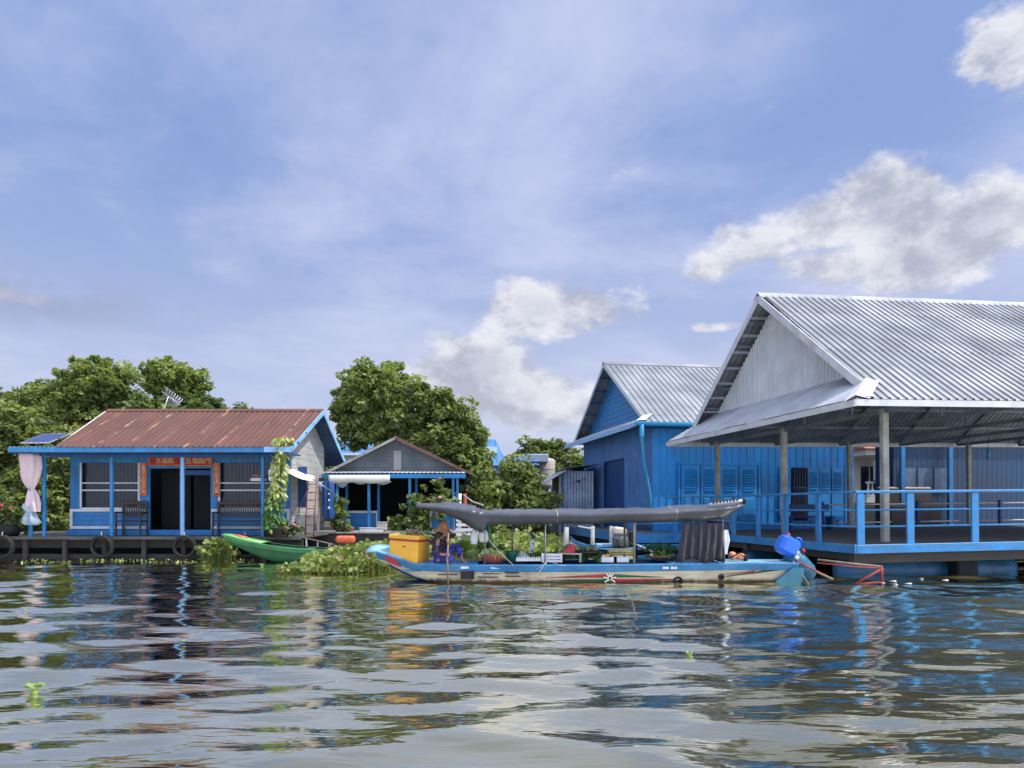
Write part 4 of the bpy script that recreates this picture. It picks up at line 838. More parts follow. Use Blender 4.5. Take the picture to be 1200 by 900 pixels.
# solar panel
t = thing('solar_panel', 'small solar panel tilted on the flat end of the blue awning', 'solar panel', (P(53,511,22.6).x, 22.6, 3.22)); b = MB()
b.grid([[(-.56,-.28,.14),(.26,-.28,.14)],[(-.26,.32,.46),(.56,.32,.46)]], smooth=False, thick=.02); b.build('frame', 'silver', t)
b = MB(); sh = lambda u, v: (-.56+.30*v+.82*u, -.28+.60*v, .148+.32*v)
for k in range(3): b.add([sh(.04+k*.313,.05), sh(.04+k*.313+.295,.05), sh(.04+k*.313+.295,.95), sh(.04+k*.313,.95)], [(0,1,2,3)])
b.build('cells', 'solar', t); b = MB(); b.tube([(.1,.4,.55),(.1,.4,0)], .02, 6); b.tube([(.4,.0,.3),(.5,.2,0)], .02, 6); b.box((.12,-.2,.03), (.7,.3,.03)); b.build('stand', 'black', t)
# aerial
t = thing('tv_aerial', 'bent pale wire aerial on a mast above the rusty ridge', 'aerial', (P(188,484,26.5).x, 26.5, 4.0)); MB().tube([(0,0,0),(.08,0,.8),(.28,0,1.3)], .018, 6).build('mast', 'silver', t)
b = MB()
for k in range(7):
    a = -1.0+k*.27; c = Vector((.12+k*.075, 0, 1.42-.055*k)); d = Vector((math.cos(1.05),.15*(k-3),math.sin(1.05)))
    b.tube([c-d*.22, c+d*.02+Vector((.04,0,0)), c+d*.22, c+d*.2+Vector((.07,0,-.03)), c-d*.2+Vector((.07,0,-.03))], .011, 5)
b.tube([(.05,0,1.47),(.70,0,1.0)], .014, 6); b.build('elements', 'silver', t)
# pink cloth tied on a post
t = thing('knotted_cloth', 'pink and grey blue cloth knotted round the first awning post', 'cloth', (P(36,600,22.1).x, 22.1, .64))
b = MB(); zt = 2.35
def clothlathe(prof, wob=.22, n=26, sq=.6):
    vs = []; fs = []
    for i, (r, z, ox) in enumerate(prof): vs += [(ox+r*(1+wob*math.sin(k*2*math.pi/n*5+i*.4))*math.cos(2*math.pi*k/n), r*sq*(1+wob*math.sin(k*2*math.pi/n*5+i*.4))*math.sin(2*math.pi*k/n), z) for k in range(n)]
    for i in range(len(prof)-1):
        for k in range(n): j=(k+1)%n; fs.append((i*n+k, (i+1)*n+k, (i+1)*n+j, i*n+j))
    return vs, fs
b.add(*clothlathe([(.02,2.40,-.05),(.25,2.39,-.06),(.29,2.30,-.02),(.28,2.0,.02),(.25,1.75,0),(.18,1.55,.0),(.10,1.40,.02),(.07,1.36,.02)], .17), True); b.add(*clothlathe([(.08,1.38,.02),(.15,1.2,.05),(.19,.95,.06),(.16,.72,.1)], .25), True); b.build('pink_part', 'pink', t)
b = MB(); b.add(*clothlathe([(.14,.95,-.05),(.20,.85,-.03),(.12,.72,0),(.18,.55,0),(.24,.42,.02),(.16,.34,.03)], .3), True); b.build('grey_blue_part', 'greyblue', t)
MB().tube([(0,0,0),(0,0,2.4)], .06, 8).build('post', 'rail', t)
t = thing('grey_jar', 'dark squat jars at the very edge of the deck beside the cloth', 'jar', (P(12,624,22.6).x, 22.6, .64), group='water jars on the deck'); MB().lathe([(.0,0),(.20,0),(.27,.12),(.27,.24),(.18,.32),(.20,.34)], 16).build('jar_body', 'black', t)
c = copy_tree(t); c.location = (P(-12,624,22.7).x, 22.7, .64)
# meter box and shelf
t = thing('meter_box', 'white electric meter box on the blue porch post', 'meter box', P(322,557,22.3)+Vector((0,-.1,0))); MB().box((0,0,0), (.26,.16,.34), bev=.02).build('case', 'white_pl', t); MB().box((0,-.09,.02), (.16,.02,.14), bev=.005).build('dial_window', 'greyblue', t)
t = thing('shelf_altar', 'small shelf with little ornaments behind the corner porch post', 'shelf', P(303,562,22.7)); MB().box((0,0,0), (.42,.2,.09), bev=.01).build('board', 'white', t)
for k in range(3): MB().ball((-.12+k*.1,-.02,.11), .05, 8).build('ornament', 'onion', t)
# cream awning cloth on the right end
t = thing('awning_cloth', 'cream cloth awning sagging from the eave over the side passage', 'awning', (-6.3,22.2,0)); b = MB(); rows = []
A, B_, C_, D_ = P(319,534,21.9), P(372,578,25.0), P(400,588,23.5), P(330,532,21.75)
for i in range(11):
    u = i/10; row = []
    for j in range(6):
        v = j/5; p1 = P(321,530,23.2).lerp(P(368,558,24.6), u); p2 = P(318,533,21.85).lerp(P(369,563,22.7), u); q = p1.lerp(p2, v); q.z -= .12*math.sin(math.pi*u)*(1+v)+.02*math.sin(v*9+u*4); row.append(q-Vector((-6.3,22.2,0)))
    rows.append(row)
b.grid(rows, thick=.008); b.build('cloth_sheet', 'cloth', t); MB().tube([P(366,561,22.7)-Vector((-6.3,22.2,0)), P(390,577,22.9)-Vector((-6.3,22.2,0))], .02, 6).build('edge_pole', 'steel', t); MB().tube([P(362,572,23.2)-Vector((-6.3,22.2,0)), P(352,578,23.6)-Vector((-6.3,22.2,.35)), P(350,582,24)-Vector((-6.3,22.2,.6))], .012, 5).build('strut', 'steel', t)
t = thing('wooden_ladder', 'narrow rusty ladder leaning on the pale plank end wall', 'ladder', (P(357,620,23.4).x, 23.4, .5)); b = MB()
for s in (0, .26):
    MB().tube([(s,0,0),(s+.02,.35,1.9)], .02, 6).build('side_rail', 'rust', t)
for k in range(7): MB().tube([(0,.35*k/7+.03,.2+k*.25),(.27,.35*k/7+.03,.2+k*.25)], .014, 5).build('rung', 'rust', t)

# ------------------------------------------------------------------ small grey gabled house
def grey_house():
    t = thing('grey_gable_house', 'small house with a grey plank gable and blue posts beside the rusty roof house', 'house', (-4.05,27.5,0))
    X = lambda px, Z=27.0: (px-600)*Z/901+4.05
    zf = .68; y0 = -.5; ze = 2.76; xa = X(465,27.5); zr = P(465,513,27.3).z; xl = X(383,27.2); xr = X(549,27.2)
    b = MB(); z = ze+.02
    while z < zr-.1:
        f0 = (zr-.06-z)/(zr-ze); f1 = max(0, (zr-.06-z-.13)/(zr-ze)); b.add([(xa+(xl-xa)*f0,-.025,z),(xa+(xr-xa)*f0,-.025,z),(xa+(xr-xa)*f1,-.003,z+.13),(xa+(xl-xa)*f1,-.003,z+.13)], [(0,1,2,3)]); z += .13
    b.prism([(xl+.1,ze),(xr-.1,ze),(xa,zr-.08)], .0, .05, 'y'); b.build('gable_boards', 'greyp', t)
    MB().b2(X(459), X(468), -.035, -.027, ze+.05, ze+.75).build('gable_hatch', 'planks', t)
    for s, x0 in ((0, xl-.1), (1, xr+.12)):
        up = Vector((xa-x0, 0, zr-ze+.1)); n = Vector((-up.z, 0, up.x)) if s == 0 else Vector((up.z, 0, -up.x)); b = MB(); ribbed(b, (x0, -.35, ze-.08), (0,1,0), up, n, 5.5, up.length+.03, .18, .02, wave=True); b.build('roof_sheet', 'zincd', t)
        MB().bar((x0, -.37, ze-.10), (xa, -.37, zr-.03), .03, .09).build('barge_board', 'post' if s == 0 else 'brownw2', t)
    # porch roof strip
    b = MB(); ribbed(b, (xl, -1.05, ze-.10), (1,0,0), (0,1,.1), (0,-.1,1), xr-xl-.1, 1.0, .15, .022, wave=True); b.build('porch_roof', 'zincd', t)
    MB().b2(xl, xr-.05, -1.06, -1.03, ze-.27, ze-.13).build('eave_fascia', 'blue', t)
    for px in (395, 432, 480, 531, 536): MB().box((X(px,26.5), -.95, (zf+ze-.2)/2), (.09,.09,ze-.2-zf), bev=.008).build('porch_post', 'rail', t)
    for px in (403, 441, 486, 530): MB().box((X(px), -.02, (zf+ze-.1)/2), (.09,.07,ze-.1-zf)).build('wall_post', 'blue', t)
    for a, c in ((392, 440), (502, 532)):
        b = MB(); z = zf+.04
        while z < 1.28: b.b2(X(a), X(c), -.03, .03, z, z+.125); z += .13
        b.build('half_wall', 'blue', t); b = MB(); b.b2(X(a), X(c), -.05, -.032, 1.28, 1.36); b.b2(X(a), X(a)+.06, -.05, -.032, zf, 1.28); b.b2(X(c)-.06, X(c), -.05, -.032, zf, 1.28); b.build('half_wall_trim', 'white', t)
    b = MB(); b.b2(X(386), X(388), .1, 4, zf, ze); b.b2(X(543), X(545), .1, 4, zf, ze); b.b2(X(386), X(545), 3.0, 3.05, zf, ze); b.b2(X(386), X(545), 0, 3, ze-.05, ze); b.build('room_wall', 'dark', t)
    b = MB()
    for k in range(11): b.b2(X(372)+k*.48, X(372)+k*.48+.46, -1.9, .3, zf-.06, zf-.006*(k % 3))
    b.build('deck_boards', 'pale_wood', t); b = MB(); b.b2(X(372), X(552), -1.85, 3, -.1, .3); b.b2(X(372), X(552), -1.85, -1.75, .3, .6)
    b.build('float_logs', 'wood', t)
    return t
GH = grey_house()
t = thing('rolled_awning', 'white plastic sheet rolled along the eave of the small grey house', 'awning', (P(420,557,26.2).x, 26.3, 2.5)); b = MB(); rows = []
for i in range(25): u = i/24; rows.append([(-1.05+2.1*u, .05-.05*math.sin(v*3), .09-.27*v-.02*math.sin(u*11)*v) for v in (0,.33,.66,1)])
b.grid(rows, thick=.01); b.build('plastic_sheet', 'cloth', t); b = MB()
for x0, x1, s in ((-1.5,-1.1,.35), (-.85,-.35,.22), (-.3,.4,.1), (.5,1.1,.12)): b.grid([[(x0+(x1-x0)*i/8, .08, -.13-s*math.sin(math.pi*i/8)*v) for v in (0,.5,1)] for i in range(9)], thick=.01)
b.build('hanging_folds', 'greyblue', t)
# hanging clothes at the passage
t = thing('hanging_clothes', 'dark blue clothes hanging in the passage between the two small houses', 'clothes', P(384,590,24.6)); b = MB(); b.add(*clothlathe([(.04,.75,0),(.15,.66,0),(.17,.3,.02),(.13,-.05,.0),(.16,-.35,.03),(.10,-.5,.05)], .35, 26, .35), True); b.build('garment', 'hulld', t); b = MB()
for z in (.1,-.15,.3): b.ball((.05,-.07,z), .04, 6, (1,.3,1), jit=.7)
b.build('white_print', 'white', t)
# far roofs
def far_roof(lb, pts, Z, m, wall='creamw', name='far_house', d=6):
    t = thing(name, lb, 'house', (P(pts[0][0],560,Z).x, Z, .5)); o = Vector(t.location); q = [P(x, y, Z)-o for x, y in pts]
    b = MB(); ribbed(b, q[0], q[1]-q[0], Vector((q[3]-q[0]).x*Vector((1,0,0)))+Vector((0,d,(q[3]-q[0]).z*(1)+ .4)), (0,-.4,1), (q[1]-q[0]).length, d*1.05, .5, .04); b.build('roof', m, t)
    b = MB(); b.b2(q[0].x+.3, q[1].x-.3, .4, d, 0, q[0].z-.1); b.build('wall', wall, t); return t
far_roof('bright blue metal roof glimpsed beyond the grey house, above its roof line', [(370,531),(425,531),(425,513),(375,513)], 47, 'bluer')
def steep_roof():
    Z = 50; t = thing('far_house', 'steep bright blue roof with a dark panel beside the big tree crown', 'house', (P(560,560,Z).x, Z, .5)); o = Vector(t.location)
    a, b_, c, d = [P(x, y, Z+dz)-o for x, y, dz in ((520,545,0),(595,545,0),(583,515,2.2),(520,515,2.2))]
    q = MB(); ribbed(q, a, b_-a, d-a, (0,-.7,.7), (b_-a).length, (d-a).length, .4, .03, clip=lambda u: (0, (d-a).length*(1 if u < (b_-a).length-.67 else max(.02, 1-(u-((b_-a).length-.67))/.67)))); q.build('roof', 'bluer', t)
    q = MB(); q.b2(a.x, b_.x-.1, .3, 6, 0, a.z); q.build('wall', 'bluer', t)
    e = P(575,528,Z+1.1)-o; q = MB(); q.box((e.x,e.y-.15,e.z), (.85,.1,.55), (R(-35),0,0)); q.build('roof_panel', 'greyblue', t)
steep_roof()
far_roof('low blue roof beside the beige water tank above the thicket', [(600,545),(632,545),(632,541),(600,541)], 46, 'bluer', 'deep', d=3)
t = thing('water_tank', 'beige cylindrical water tank on a stand behind the shed', 'water tank', P(638,570,48)); b = MB(); b.lathe([(0,-.0),(.62,0),(.64,.1),(.66,1.0),(.66,1.03),(.68,1.05),(.66,1.1),(.68,1.3),(.66,1.35),(.68,1.55),(.60,1.7),(.3,1.78),(0,1.8)], 24); b.build('tank_body', 'tank', t)
for a in range(4): MB().b2(math.cos(a*1.57+.7)*.6-.05, math.cos(a*1.57+.7)*.6+.05, math.sin(a*1.57+.7)*.6-.05, math.sin(a*1.57+.7)*.6+.05, -2.6, 0).build('stand_leg', 'steel', t)
t = thing('roof_box', 'small grey machine on the low blue roof beside the tank', 'roof machine', P(627,541,47)); MB().box((0,0,.2), (1.6,.8,.5), bev=.05).build('case', 'greyblue', t)
far_roof('orange tiled roof at the edge behind the left trees', [(-40,486),(14,486),(10,468),(-36,468)], 52, 'tile')
far_roof('orange tiled roof glimpsed through the left tree crowns above the solar panel', [(34,500),(108,500),(104,476),(40,476)], 35.6, 'tile')

M['vest'] = mat('faded_orange_vest', (.70,.27,.16), .8, var=.2, scale=6)
M['cane'] = mat('yellow_cane', (.50,.45,.20), .6, var=.3, scale=9)
M['melon'] = mat('pale_green_melon', (.18,.27,.10), .5, var=.4, scale=14)
M['hullw2'] = mat('cream_star_paint', (.62,.60,.50), .6, var=.08, scale=3)
# ------------------------------------------------------------------ boats
def hull(t, st, names=('hull','inner_hull'), mo='hullw', mi_='hulld', rail=None, rail_h=.14, bottom=None, deckm=None, split=.55):
    """st: stations (x, y centre, half width at sheer, half width at chine, z keel, z chine, z sheer)"""
    def ring(x, yc, hs, hc, zk, zc, zs, off=0.):
        hs, hc = max(.01, hs-off), max(.008, hc-off); zk += off; zc += off*.6
        zm = zs-rail_h; f = (zm-zc)/max(.01, zs-zc); hm = hc+(hs-hc)*f
        return [(x,yc-hs,zs),(x,yc-hm,zm),(x,yc-(hc+hm)/2,(zc+zm)/2),(x,yc-hc,zc),(x,yc,zk),(x,yc+hc,zc),(x,yc+(hc+hm)/2,(zc+zm)/2),(x,yc+hm,zm),(x,yc+hs,zs)]
    Rg = [ring(*s) for s in st]
    b = MB(); b.grid([[r[i] for i in range(1,8)] for r in Rg], smooth=True); e0 = Rg[0][1:8]; e1 = Rg[-1][1:8]; b.add(e0, [tuple(range(7))]); b.add(e1, [tuple(range(6,-1,-1))]); b.build(names[0], mo, t)
    b = MB(); b.grid([ring(*s, off=.035) for s in st], smooth=True); b.build(names[1], mi_, t)
    for s in (0, 1):
        b = MB(); ix = (0,1) if s == 0 else (8,7); rows = []
        for r in Rg:
            a, c = Vector(r[ix[0]]), Vector(r[ix[1]]); o = Vector((0,-.03 if s == 0 else .03,0)); q = Vector((0,.10 if s == 0 else -.10,0))
            rows.append([a+q, a+o, a+o*1.2-Vector((0,0,.02)), c+o, c+o*.2-Vector((0,0,.01))])
        b.grid(rows, smooth=False); b.build('gunwale', rail or mo, t)
    return Rg
BX0, BY = 1.4, 15.85
bx = lambda px, Z=15.3: (px-600)*Z/901-BX0
def sampan():
    t = thing('market_sampan', 'long cream and blue wooden sampan loaded with vegetables under a grey canopy', 'boat', (BX0, BY, -.055))
    #       x, yc, hs, hc, zk, zc, zs
    st = [(bx(438),0,.26,.20,.45,.51,.655),(bx(452),0,.33,.25,.34,.42,.595),(bx(468),0,.40,.30,.20,.28,.515),(bx(484),0,.47,.36,.09,.16,.435),(bx(500),0,.52,.40,.01,.08,.42),(bx(520),0,.56,.44,-.05,.02,.41),(bx(560),0,.62,.50,-.10,-.03,.41),
          (bx(620),0,.68,.56,-.12,-.05,.415),(bx(700),0,.70,.58,-.12,-.05,.42),(bx(780),0,.68,.56,-.11,-.04,.435),(bx(850),0,.62,.50,-.08,-.01,.445),(bx(900),0,.56,.42,-.05,.02,.44),(bx(925),0,.50,.34,-.02,.04,.44),(bx(938),0,.46,.26,.0,.07,.44)]
    hull(t, st, rail='hullb', rail_h=.14)
    z = .60
    # bow platform
    b = MB(); rows = []
    for px, zz, h in ((424,.645,.20),(432,.66,.25),(441,.648,.28),(452,.60,.33),(462,.55,.37),(470,.51,.40)): rows.append([(bx(px),-h,zz+.006),(bx(px)+.02,-h*.3,zz+.05),(bx(px)+.05,h*.3,zz+.09),(bx(px)+.09,h,zz+.115)])
    b.grid(rows, smooth=True, thick=.035, normal=(0,0,1)); b.build('bow_platform', 'bow', t)
    b = MB(); rows = []
    for s in st[1:7]: 
        x, yc, hs, hc, zk, zc, zs = s; rows.append([(x,-hc-.012,zc+.05),(x,-hc*.6,zk-.0+.02),(x,0,zk-.02)])
    b.grid(rows); b.build('bow_keel_patch', 'hulld', t)
    b = MB(); b.add([(bx(448),-.36,.60),(bx(452),-.352,.44),(bx(470),-.40,.33),(bx(462),-.40,.50)], [(0,1,2,3)]); b.build('bow_red_patch', 'red', t)
    # floor boards
    b = MB(); x = bx(470)
    while x < bx(915):
        h = .44; b.b2(x, x+.20, -h, h, .26, .285); x += .215
    b.build('floor_boards', 'hullb', t)
    MB().b2(bx(492), bx(560), -.50, .50, .40, .435, bev=.01).build('thwart', 'hullb', t)
    MB().b2(bx(786), bx(858), -.60, .56, .41, .45, bev=.01).build('stern_deck', 'bow', t); MB().b2(bx(860), bx(930), -.48, .46, .40, .44, bev=.01).build('stern_deck', 'bow', t)
    MB().b2(bx(775), bx(800), -.02, .6, .44, .60, bev=.01).build('blue_coaming', 'hulld', t)
    # teal transom triangle
    ys = -.60
    b = MB(); b.prism([(bx(907),.02),(bx(938),.0),(bx(942),.08),(bx(944),.33),(bx(931),.36)], -.50, -.44, 'y'); b.build('stern_panel', 'teal', t)
    # painted arrow stripes on the near side: thin boards following the side
    def yside(x, z):
        for a, c in zip(st, st[1:]):
            if a[0] <= x <= c[0]:
                u = (x-a[0])/(c[0]-a[0]); s = [p+(q-p)*u for p, q in zip(a, c)]; zm = s[6]-.14; f = (z-s[5])/(s[6]-s[5]); return -(s[3]+(s[2]-s[3])*f)-.006
        return -.6
    def paint(name, pts, m, n=14, off=0.):
        """pts: upper and lower outline as (px, z) runs"""
        up, lo = pts; b = MB(); rows = []
        xs = [bx(up[0][0])+(bx(up[-1][0])-bx(up[0][0]))*i/n for i in range(n+1)]
        def at(l, x):
            for a, c in zip(l, l[1:]):
                if bx(a[0])-1e-6 <= x <= bx(c[0])+1e-6: return a[1]+(c[1]-a[1])*(x-bx(a[0]))/max(1e-6, bx(c[0])-bx(a[0]))
            return l[-1][1]
        for x in xs: rows.append([(x, yside(x, q)-off, q) for q in (at(up, x), (at(up, x)+at(lo, x))/2, at(lo, x))])
        b.grid(rows, thick=.003, normal=(0,-1,0)); return b.build(name, m, t)
    cx = 714
    paint('red_stripe', ([(640,.160),(cx-3,.225)], [(640,.152),(cx-3,.155)]), 'red'); paint('green_stripe', ([(cx+3,.225),(778,.165)], [(cx+3,.155),(778,.158)]), 'greend')
    paint('green_stripe', ([(650,.110),(cx-3,.130)], [(650,.102),(cx-3,.055)]), 'greend'); paint('red_stripe', ([(cx+3,.130),(792,.125)], [(cx+3,.055),(792,.117)]), 'red')
    b = MB()
    for a in (12, 55, 90, 125, 168, 215, 325):
        for k in (1,): d = Vector((math.cos(R(a)),0,math.sin(R(a)))); c = Vector((bx(cx), yside(bx(cx), .14)-.030, .14)); b.bar(c, c+d*.125, .006, .028)
    b.build('starburst', 'hullw2', t)
    for p0, p1, m in (((848,.21),(885,.275),'red'), ((853,.18),(900,.285),'greend'), ((850,.165),(915,.30),'black')):
        b = MB(); n = 6; b.grid([[(x, yside(x, zz)-.004, zz+dz) for dz in (.011*(i/n)+.004, -.011*(i/n)-.002)] for i in range(n+1) for x, zz in [(bx(p0[0]+(p1[0]-p0[0])*i/n), p0[1]+(p1[1]-p0[1])*i/n)]], thick=.004, normal=(0,-1,0)); b.build('stern_stripe', m, t)
    for px, zz, r in ((794,.075,.10),(845,.16,.06)): MB().lathe([(0,.0),(r,0),(r,.05),(r*.6,.055),(r*.55,.02),(0,.02)], 18, (bx(px), yside(bx(px), zz)+.02, zz), (0,-1,0)).build('fender', 'black', t)
    # dark scuffs and cut-out by the paddler
    MB().b2(bx(540), bx(556), -.625, -.60, .12, .28, bev=.01).build('dark_patch', 'black', t)
    b = MB()
    for p0, p1, z0 in ((513,536,.20),(592,608,.24),(592,610,.17),(566,588,.22),(560,584,.15)): b.b2(bx(p0), bx(p1), -.665 if p0 > 580 else -.60, -.55, z0, z0+.018)
    b.build('side_battens', 'brownw', t)
    # white paint marks on the blue gunwale
    for px, w_ in ((778,.12),(786,.07),(790,.04),(583,.26),(545,.16)): MB().box((bx(px), -.728 if px > 700 else -.66, .355), (w_, .005, .045), bev=.002).build('white_mark', 'white', t)
    # canopy ------------------------------------------------
    S = [ # px, top z, shoulder z, lower z, half width, yc
        (487,1.60,1.56,1.52,.50),(500,1.60,1.545,1.475,.58),(515,1.595,1.525,1.41,.64),(530,1.585,1.50,1.32,.68),(545,1.57,1.465,1.19,.70),(556,1.555,1.44,1.07,.72),(565,1.54,1.425,1.00,.73),(572,1.51,1.41,1.13,.74),(600,1.52,1.40,1.14,.75),
        (640,1.515,1.40,1.15,.76),(690,1.525,1.405,1.165,.77),(740,1.545,1.42,1.18,.77),(790,1.575,1.45,1.195,.77),(825,1.61,1.49,1.21,.75),(848,1.635,1.53,1.28,.72),(862,1.65,1.57,1.42,.66),(872,1.655,1.61,1.54,.55)]
    b = MB(); rows = []; N_ = len(S)
    def canopy(u):
        i = min(int(u), N_-2); f = u-i; return [a+(c-a)*f for a, c in zip(S[i], S[i+1])]
    for k in range((N_-1)*8+1):
        px, zt, zs, zl, h = canopy(k/8); x = bx(px, 15.35); row = []; zt -= .015 if px > 556 else -.04; zs -= .0 if px > 556 else -.02; zl += .065 if px > 570 else .04
        pr = [(-h+.10, zl), (-h+.05, zl*.55+zs*.45), (-h-.015, zs-.03), (-h-.02, zs), (-h+.10, zs+.035), (-h*.5, zs+(zt-zs)*.5), (-.03, zt-.006), (0, zt), (.03, zt-.006), (h*.6, zs+(zt-zs)*.4), (h-.03, zs+.01), (h, zs), (h+.02, zs*.5+zl*.5), (h+.02, max(zl, 1.08))]; kn = math.exp(-((px-563)/13)**2)
        for j, (y, z) in enumerate(pr):
            wv = .030*noise.noise(Vector((x*1.7+y, y*3, 2)))+.016*noise.noise(Vector((x*6-y*5, y*9, 5)))+.008*kn*math.sin(x*38+y*24); row.append((x, y+wv*(1.2 if j < 4 or j > 10 else 0), z+(wv*1.5 if 3 < j < 11 else wv*.6)))
        rows.append(row)
    b.grid([r[:4] for r in rows], thick=.006); b.grid([r[3:8] for r in rows], thick=.006); b.grid([r[7:] for r in rows], thick=.006); b.build('canopy', 'tarp', t)
    b = MB()
    for i_ in (74, 96): b.tube([Vector(p)+Vector((0,-.004 if j_ < 4 else 0,.006)) for j_, p in enumerate(rows[i_])], .008, 5)
    b.build('canopy_cord', 'rope', t)
    b = MB(); b.tube([(bx(832,15.2),-.62,1.60),(bx(852,15.2),-.64,1.645),(bx(872,15.2),-.56,1.68)], .028, 8); b.build('canopy_pole_end', 'white', t)
    b = MB()
    for k in range(8): b.box((bx(836+k*4,15.2), -.655, 1.635+k*.0075), (.022,.07,.035), (0,-.08,0))
    b.build('pole_end_stripes', 'black', t)
    MB().lathe([(.0,0),(.05,0),(.055,.05),(.03,.06)], 10, (bx(872,15.2),-.56,1.67), (1,0,.2)).build('pole_cap', 'black', t)
    for px, y, top in ((568,-.60,1.42),(638.5,-.66,1.42),(742,-.66,1.42),(846,-.60,1.50),(600,.66,1.42),(742,.66,1.42),(846,.6,1.5)):
        MB().tube([(bx(px),y,.40),(bx(px)+.01,y+.01,top)], .017 if px != 742 else .024, 6).build('canopy_post', 'bamboo' if px == 742 else 'steel', t)
    b = MB(); b.tube([(bx(640),0,1.47),(bx(740),0,1.49),(bx(850),0,1.58)], .02, 6); b.build('ridge_pole', 'bamboo', t)
    # ropes from canopy to gunwale
    for a, c in (((568,1.0),(602,.40)), ((640,.45),(622,.12)), ((646,.47),(662,.40)), ((640,.47),(628,.33))):
        MB().tube([(bx(a[0]),-.70,a[1]),(bx((a[0]+c[0])/2),-.735,(a[1]+c[1])/2-.02),(bx(c[0]),-.74,c[1])], .006, 5).build('stay_rope', 'rope', t)
    # dark curtain at the stern
    b = MB(); rows = []
    xa, xc_ = bx(799), bx(846); 
    for i in range(61):
        u = i/60; row = []
        for j in range(9):
            v = j/8; fold = .05*math.sin(u*38+.8*math.sin(v*3+u*5))*(.5+.6*v); flare = -.10*v*(1-u)*(1.4 if v > .3 else 1); row.append((xa+(xc_-xa)*u+flare*.9+.02*noise.noise(Vector((u*9,v*3,1))), -.66+fold, 1.24-(.80-.08*abs(math.sin(u*5)))*v))
        rows.append(row)
    b.grid(rows, thick=.008); rows2 = []
    for i in range(31):
        u = i/30; rows2.append([(xc_+.05*math.sin(u*22)*(.5+.6*j/8)+.01*j/8, -.64+1.2*u, 1.26-.80*j/8) for j in range(9)])
    b.grid(rows2, thick=.008); b.build('stern_curtain', 'curtain', t)
    b = MB(); b.add(*clothlathe([(.04,1.1,0),(.06,.9,.01),(.03,.72,0),(.02,.62,0)], .3, 12)); o = b.build('knotted_tie', 'bag', t); o.location = (bx(849), -.66, 0)
    return t
SP = sampan()
def on(px, z, y=0., Z=15.35): return Vector((BX0+bx(px, Z), BY+y, z-.055))
# ---- things on the sampan
t = thing('cooler_box', 'big yellow cooler box with a red band on the bow of the sampan', 'cooler box', on(476,.43,-.11), R(-22), tilt=R(3))
b = MB(); b.box((0,0,.23), (.66,.50,.48), bev=.015); b.build('box_body', 'yellow', t); b = MB(); b.box((0,0,.515), (.70,.54,.09), bev=.02); b.build('lid', 'yellow', t); b = MB(); b.b2(-.336,.336,-.257,.257,.435,.468); b.build('red_band', 'red', t)
MB().box((.02,-.258,.33), (.06,.02,.015)).build('latch', 'brownw', t)
def leaf_pile(name, label, cat, loc, n, spread, size, mats, seed, up=.6, base=None, curl=1):
    """a heap of blades: one thing made of stalk and leaf geometry"""
    rs = np.random.RandomState(seed); t = thing(name, label, cat, loc); 
    for mi_, (pn, m_) in enumerate(mats):
        b = MB()
        for k in range(n//len(mats)):
            a = rs.uniform(0, 6.28); r = rs.uniform(0, 1)**.5; p = Vector((math.cos(a)*r*spread[0], math.sin(a)*r*spread[1], rs.uniform(0, spread[2])*(1-r*.6)))
            d = Vector((math.cos(a)*r+rs.normal(0,.4), math.sin(a)*r+rs.normal(0,.4), up+rs.normal(0,.3))).normalized(); s = size*rs.uniform(.6,1.3); sd_ = d.cross(Vector((rs.normal(),rs.normal(),rs.normal()))).normalized(); w_ = s*.22*curl; n_ = d.cross(sd_)
            q = [p-sd_*w_*.3, p+sd_*w_*.3, p+d*s*.5+sd_*w_+n_*s*.05, p+d*s*.5-sd_*w_+n_*s*.05, p+d*s-Vector((0,0,s*.25))]
            b.add(q, [(0,1,2,3),(3,2,4)])
        b.build(pn, m_, t)
    if base: base(t)
    return t
def basket_base(t): 
    b = MB(); b.lathe([(0,0),(.15,0),(.21,.05),(.20,.05),(.14,.012)], 16); b.build('tray', 'straw', t); b = MB(); r = random.Random(3)
    for k in range(12): b.ball((r.uniform(-.16,.08), r.uniform(-.1,.1), .05+r.uniform(0,.05)), .035, 6)
    b.build('shallots', 'onion', t)
leaf_pile('herb_basket', 'shallow basket of shallots and cut herbs on the yellow cooler lid', 'basket', on(484,.965,-.14), 130, (.24,.14,.08), .16, (('herb_leaves','herb'),('pale_stalks','cabbage')), 1, .3, basket_base, .35)
# paddle
t = thing('paddle_pole', 'thin wooden paddle pole held upright by the seated person', 'paddle', on(536,.05,-.78)); b = MB(); b.tube([(0.01,0,.0),(0,0,.45),(.015,.05,.98)], .018, 8); b.build('shaft', 'bamboo', t); b = MB(); b.tube([(0.01,0,.06),(0.01,0,.0),(.01,-.01,-.3)], [.018,.03,.05], 8); b.build('blade', 'brownw', t)
